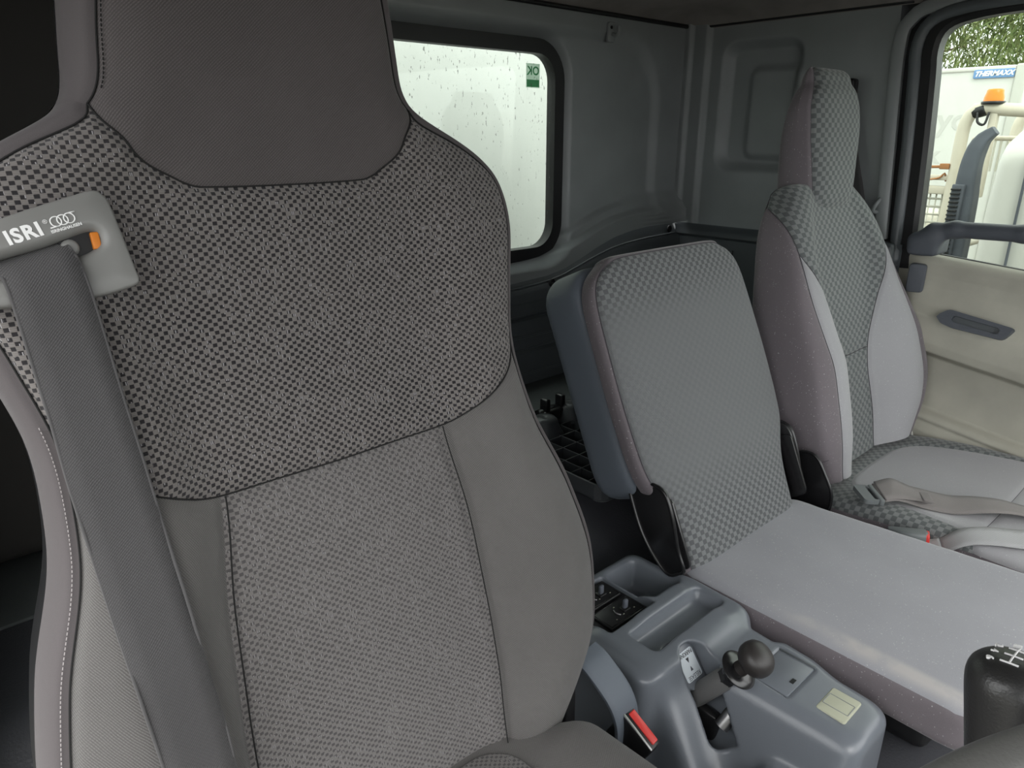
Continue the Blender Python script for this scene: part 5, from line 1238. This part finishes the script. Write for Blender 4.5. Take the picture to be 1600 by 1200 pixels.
# driver buckle and its grey stalk
bm = frame_mat((.642, .447, .431), unit((0, -1, -.52)), unit((1, .12, -.1)), np.cross(unit((0, -1, -.52)), unit((1, .12, -.1))))
bkl = thing('belt_buckle', 'black belt buckle with a red button between driver seat and console', 'buckle', (.642, .447, .40))
V, F = box((-.030, -.013, -.060), (.030, .013, .0), .004); mesh('housing', xform(V, bm), F, M['black'], bkl)
V, F = box((-.0245, -.0035, -.004), (.0245, .0100, .0022), .002); mesh('release_button', xform(V, bm), F, M['red'], bkl)
V, F = box((-.028, -.0125, -.002), (.028, -.0085, .0008), .001); mesh('tongue_slot', xform(V, bm), F, M['steel'], bkl)
pts_ = catmull([(.630, .545, .505), (.632, .520, .495), (.638, .480, .455), (.640, .470, .40), (.640, .480, .30)], 40)
V, F = sweep(pts_, resample(rrect(-.0045, .0045, -.026, .026, .004, 4), 28, True), up=(1, 0, 0)); stk = mesh('stalk_cover', V, F, M['shell'], bkl, label='grey plastic stalk cover', sharp=50)

# gear lever
GC = np.array((.575, .068, .785)); gx = unit((.10, .10, 1.0))
gl_ = thing('gear_lever', 'black gear lever with a shift pattern on its knob, at the right edge', 'lever', (.60, .10, .02))
gm = axis_mat(GC, gx, (1, 0, 0))
def f(X):
    L = (X - GC) @ gm[:3, :3]; z = L[..., 2]
    r = np.interp(z, [-.055, -.045, -.02, .01, .03, .045], [.021, .0235, .0265, .030, .0315, .030])
    rr = np.sqrt((L[..., 0] / 1.06) ** 2 + (L[..., 1] / .96) ** 2)
    d = rr - r
    top = z - (.040 - 4.5 * rr ** 2)
    return smax(smax(d, top, .020), -.058 - z, .006)
V, F = surface_net(f, GC - .075, GC + .075, .004); kb = mesh('knob', V, F, M['black_metal'], gl_)
M['leather_black'] = plain('black leather grain', (0.020, 0.020, 0.020, 1), 0.38, 0.6, grain=0.6, gscale=420); kb.data.materials[0] = M['leather_black']
for body, dx, dy in (('1', -.012, .0125), ('3', .0, .0125), ('5', .012, .0125), ('2', -.012, -.0125), ('4', .0, -.0125), ('6', .012, -.0125), ('R', -.022, .010), ('N', -.024, -.003)):
    rr2 = (dx / 1.06) ** 2 + (dy / .96) ** 2
    o_ = GC + gm[:3, :3] @ np.array((-dx, -dy, .0398 - 4.5 * rr2)); nl = unit(np.array((9.0 * -dx, 9.0 * -dy, 1)))
    zl = gm[:3, :3] @ nl; xl = unit(-gm[:3, 0] + zl * (gm[:3, 0] @ zl)); text('lettering', body, .0075, frame_mat(o_, xl, np.cross(zl, xl), zl), M['print_white'], kb, ext=.0011, bold=.0)
mb = MB()
for a, b in (((-.012, .006), (-.012, -.006)), ((0, .006), (0, -.006)), ((.012, .006), (.012, -.006)), ((-.018, 0), (.012, 0))):
    P_ = []
    for t in np.linspace(0, 1, 6):
        dx = a[0] + (b[0] - a[0]) * t; dy = a[1] + (b[1] - a[1]) * t; P_.append(GC + gm[:3, :3] @ np.array((-dx, -dy, .0404 - 4.5 * ((dx / 1.06) ** 2 + (dy / .96) ** 2))))
    mb.add(*tube(P_, .0008, 5))
mb.build('shift_pattern', M['print_white'], kb)
V, F = tube(catmull([GC - gx * .05, GC - gx * .15, (.585, .09, .45), (.60, .10, .25), (.60, .10, .02)], 30), .009, 12); mesh('shaft', V, F, M['black_metal'], gl_)
mb = MB()
V, F = lathe([(.0, .18), (.02, .18), (.024, .15), (.035, .13), (.030, .11), (.045, .09), (.038, .07), (.055, .05), (.048, .03), (.07, .0), (.0, .0)], axis_mat((.60, .10, .005), (0, 0, 1)), 28, False); mesh('gaiter', V, F, M['rubber'], gl_)

# steering wheel
M['wheel'] = plain('grey leather rim', srgb(96, 96, 94), 0.38, 0.5, grain=0.55, gscale=380)
WC = np.array((.316, -.096, .921)); WN = unit((0, .62, 1)); wm = axis_mat(WC, WN, (1, 0, 0))
sw = thing('steering_wheel', 'grey leather steering wheel rim at the bottom right in front of the gear lever', 'steering wheel', WC)
def wpt(r, a, z=0): return WC + wm[:3, 0] * r * math.cos(a) + wm[:3, 1] * r * math.sin(a) + WN * z
V, F = tube([wpt(.212, a) for a in np.linspace(0, 2 * math.pi, 120, endpoint=False)], .0175, 20, closed=True); mesh('rim', V, F, M['wheel'], sw)
for k in range(60):
    a = 2 * math.pi * k / 60
    t = [wpt(.212 + .0160 * math.cos(b), a + .012 * math.sin(2 * b), .0160 * math.sin(b)) for b in np.linspace(math.radians(200), math.radians(352), 12)]
    V, F = tube(t, .0036, 6); mesh('finger_grip', V, F, M['rubber'], sw)
for a in (math.radians(90 + 120), math.radians(-30), math.radians(90)):
    V, F = sweep([wpt(.205, a), wpt(.13, a, -.012), wpt(.05, a, -.02)], resample(rrect(-.007, .007, -.018, .018, .006, 4), 24, True), up=WN); mesh('spoke', V, F, M['dash'], sw)
V, F = lathe([(.0, -.05), (.06, -.05), (.07, -.03), (.066, -.008), (.045, .0), (.0, .002)], wm, 32, False); mesh('hub', V, F, M['dash'], sw)
V, F = tube([WC - WN * .04, WC - WN * .28, np.array((.305, -.40, .48))], .035, 16); mesh('column', V, F, M['dash'], sw)

# ================================================================ storage tray on the shelf
M['tray'] = plain('black tray plastic', srgb(62, 64, 67), 0.4, 0.45)
tr = thing('storage_tray', 'dark open grid storage tray lying on the shelf behind the middle seat', 'tray', (1.25, 1.0, .502))
X0, X1, Y0, Y1, TB, TT = .972, 1.56, .812, 1.205, .5035, .538
V, F = prism(rrect(X0, X1, Y0, Y1, .018, 6), np.eye(4), TB, TB + .004, .001); mesh('floor_plate', V, F, M['tray'], tr)
ro_ = resample(rrect(X0, X1, Y0, Y1, .022, 8), 120, True); ri_ = resample(rrect(X0 + .004, X1 - .004, Y0 + .004, Y1 - .004, .018, 8), 120, True)
V, F = ring_plate(ro_, ri_, np.eye(4), TB, TT); rm = mesh('rim', V, F, M['tray'], tr, smooth=False)
V, F = tube([(a, b, TT) for a, b in (ro_ + ri_) / 2], .0026, 6, closed=True); mesh('rolled_edge', V, F, M['tray'], tr)
nx_, ny_ = 13, 8
for k in range(1, nx_):
    x = X0 + (X1 - X0) * k / nx_; ye = Y1 - .004
    V, F = box((x - .0011, Y0 + .004, TB + .003), (x + .0011, ye, TT - .004)); mesh('rib', V, F, M['tray'], tr, smooth=False)
for k in range(1, ny_):
    y = Y0 + (Y1 - Y0) * k / ny_
    V, F = box((X0 + .004, y - .0011, TB + .003), (X1 - .004, y + .0011, TT - .004)); mesh('rib', V, F, M['tray'], tr, smooth=False)
for x, y in ((1.105, 1.110), (1.225, 1.135)):
    V, F = lathe([(.046, -.002), (.040, .006), (.030, .032), (.024, .038), (.010, .039), (.0, .036)], axis_mat((x, y, TT - .010), (0, 0, 1)), 28, False); mesh('boss', V, F, M['tray'], tr)
V, F = box((1.135, 1.135, TT - .01), (1.205, 1.175, TT + .022), .008); lt = mesh('latch', V, F, M['black'], tr)
for x in (1.140, 1.192):
    V, F = box((x, 1.14, TT + .015), (x + .015, 1.165, TT + .052), .004); mesh('prong', V, F, M['black'], lt)
V, F = tube([(1.13, 1.155, TT + .012), (1.21, 1.155, TT + .012)], .013, 12); mesh('pin', V, F, M['black'], lt)

# ================================================================ passenger belts
M['web_grey'] = twill('grey worn webbing', srgb(128, 124, 122), .0022, 0.5, .35, 0.9, mott=.25)
M['web_pale'] = twill('pale grey webbing', srgb(158, 159, 160), .0022, 0.5, .25, 0.9, mott=.2)
M['tongue'] = plain('grey plastic belt tongue', srgb(108, 113, 114), 0.5, 0.4)
pb2 = thing('lap_belt', 'brown grey lap belt with a plastic tongue lying across the passenger seat cushion', 'seat belt', (1.50, .47, .46))
C_ = [(1.500, .487, .470), (1.525, .466, .474), (1.545, .440, .468), (1.560, .405, .464), (1.578, .365, .463), (1.600, .325, .471), (1.625, .285, .474), (1.660, .235, .466), (1.70, .175, .464), (1.75, .10, .462), (1.80, .03, .455), (1.84, -.02, .42), (1.90, -.05, .33)]
W_ = [(.020, .022, .006), (.022, .018, .010), (.023, .016, .004), (.024, .015, -.002), (.026, .014, .0), (.027, .016, .006), (.026, .018, .006), (.024, .019, -.002), (.023, .018, .0), (.022, .017, .0), (.02, .017, .0), (.02, .017, .0), (.02, .017, 0)]
V, F, uv = ribbon(C_, W_, .002, 90); mesh('webbing', V, F, M['web_grey'], pb2, uv=uv)
C2 = [(1.505, .486, .474), (1.525, .466, .480), (1.545, .441, .474), (1.558, .412, .469)]; V, F, uv = ribbon(C2, [w for w in W_[:4]], .002, 24); mesh('folded_webbing', V, F, M['web_grey'], pb2, uv=uv)
V, F = sweep([np.array((1.558, .412, .470)) + np.array(W_[3]) * s for s in np.linspace(-1.04, 1.04, 5)], resample(rrect(-.010, .010, -.0028, .0028, .0022, 4), 24, True)); mesh('web_keeper', V, F, M['web_grey'], pb2)
tm = frame_mat((1.478, .497, .470), unit((.62, .72, .10)), unit((-.70, .68, .05)), np.cross(unit((.62, .72, .10)), unit((-.70, .68, .05))))
po = resample(rrect(-.030, .030, -.012, .022, .008, 6), 64, True); pi_ = resample(rrect(-.024, .024, -.009, -.001, .003, 6), 64, True)
V, F = ring_plate(po, pi_, tm, -.005, .005); tg = mesh('tongue_frame', V, F, M['tongue'], pb2, smooth=False)
V, F = prism(rrect(-.032, .032, -.020, -.009, .005, 5), tm, -.007, .007, .003); mesh('grip_bar', V, F, M['tongue'], pb2)
# second strap near the cushion front
pb3 = thing('belt_strap', 'pale grey belt strap lying twisted over the front left of the passenger cushion', 'strap', (1.44, .29, .455))
C_ = [(1.437, .335, .435), (1.455, .305, .462), (1.480, .270, .470), (1.515, .228, .468), (1.56, .18, .466), (1.60, .12, .464), (1.64, .05, .455), (1.67, .0, .41), (1.68, -.02, .32)]
W_ = [(.014, .010, .006), (.018, .016, .006), (.022, .020, .003), (.026, .024, -.004), (.026, .022, .002), (.024, .02, .004), (.022, .018, 0), (.022, .018, 0), (.022, .018, 0)]
V, F, uv = ribbon(C_, W_, .002, 70); mesh('webbing', V, F, M['web_pale'], pb3, uv=uv)
V, F, uv = ribbon([(1.43, .36, .43), (1.437, .335, .437)], [(.010, .006, .004), (.014, .010, .006)], .002, 6); mesh('webbing_end', V, F, M['web_pale'], pb3, uv=uv)
# passenger buckle between the cushions
qm = frame_mat((1.430, .372, .452), unit((.62, -.62, -.45)), unit((.3, .6, -.40)), np.cross(unit((.62, -.62, -.45)), unit((.3, .6, -.40))))
b2 = thing('belt_buckle', 'grey belt buckle with a red button beside the passenger seat cushion', 'buckle', (1.41, .39, .44))
bx_ = unit((.35, -.93, .10)); bn_ = unit((.05, .12, 1)); by_ = np.cross(bn_, bx_); qm = frame_mat((1.412, .385, .447), bx_, by_, bn_)
V, F = prism([(-.040, -.010), (.026, -.018), (.032, .0), (.026, .018), (-.040, .010)], qm, -.014, .012, .005); mesh('housing', V, F, M['tongue'], b2)
V, F = box((.022, -.015, -.010), (.033, .015, .010), .003); mesh('release_button', xform(V, qm), F, M['red'], b2)
V, F, uv = ribbon([xform([(-.038, 0, 0)], qm)[0], xform([(-.09, 0, -.01)], qm)[0], xform([(-.14, 0, -.05)], qm)[0]], [by_ * .012] * 3, .003, 10); mesh('stalk', V, F, M['tongue'], b2, uv=uv)
# belt anchor beside the door
ba = thing('belt_anchor', 'dark wedge shaped belt anchor between the passenger seat back and the door', 'anchor', (1.99, .62, .40))
V, F = prism([(.575, .40), (.665, .40), (.640, .475), (.620, .480)], frame_mat((1.985, 0, 0), (0, 1, 0), (0, 0, 1), (1, 0, 0)), -.01, .02, .004); mesh('cover', V, F, M['trim_dark'], ba)
V, F = tube([(1.975, .618, .485), (1.975, .588, .445), (1.975, .572, .40)], .003, 8); mesh('edge_strip', V, F, M['alu'], ba)
# shoulder belt on the far pillar
sb2 = thing('seat_belt', 'black shoulder belt hanging on the door pillar behind the passenger headrest', 'seat belt', (2.04, .935, 1.30))
V, F, uv = ribbon([(2.045, .935, 1.30), (2.042, .893, 1.15), (2.040, .855, 1.03), (2.040, .845, .95), (2.035, .84, .60), (2.035, .84, .40)], [(0.0, .022, 0)] * 6, .002, 40); mesh('webbing', V, F, M['webbing'], sb2, uv=uv)
V, F = box((2.030, .905, 1.29), (2.066, .975, 1.34), .010); mesh('pillar_loop', V, F, M['black'], sb2)
V, F = tube(catmull([(2.052, .80, 1.035), (2.036, .795, 1.032), (2.030, .80, 1.018), (2.036, .806, 1.005), (2.052, .80, 1.0)], 24), .005, 8); mesh('keeper_loop', V, F, M['trim_mid'], sb2)
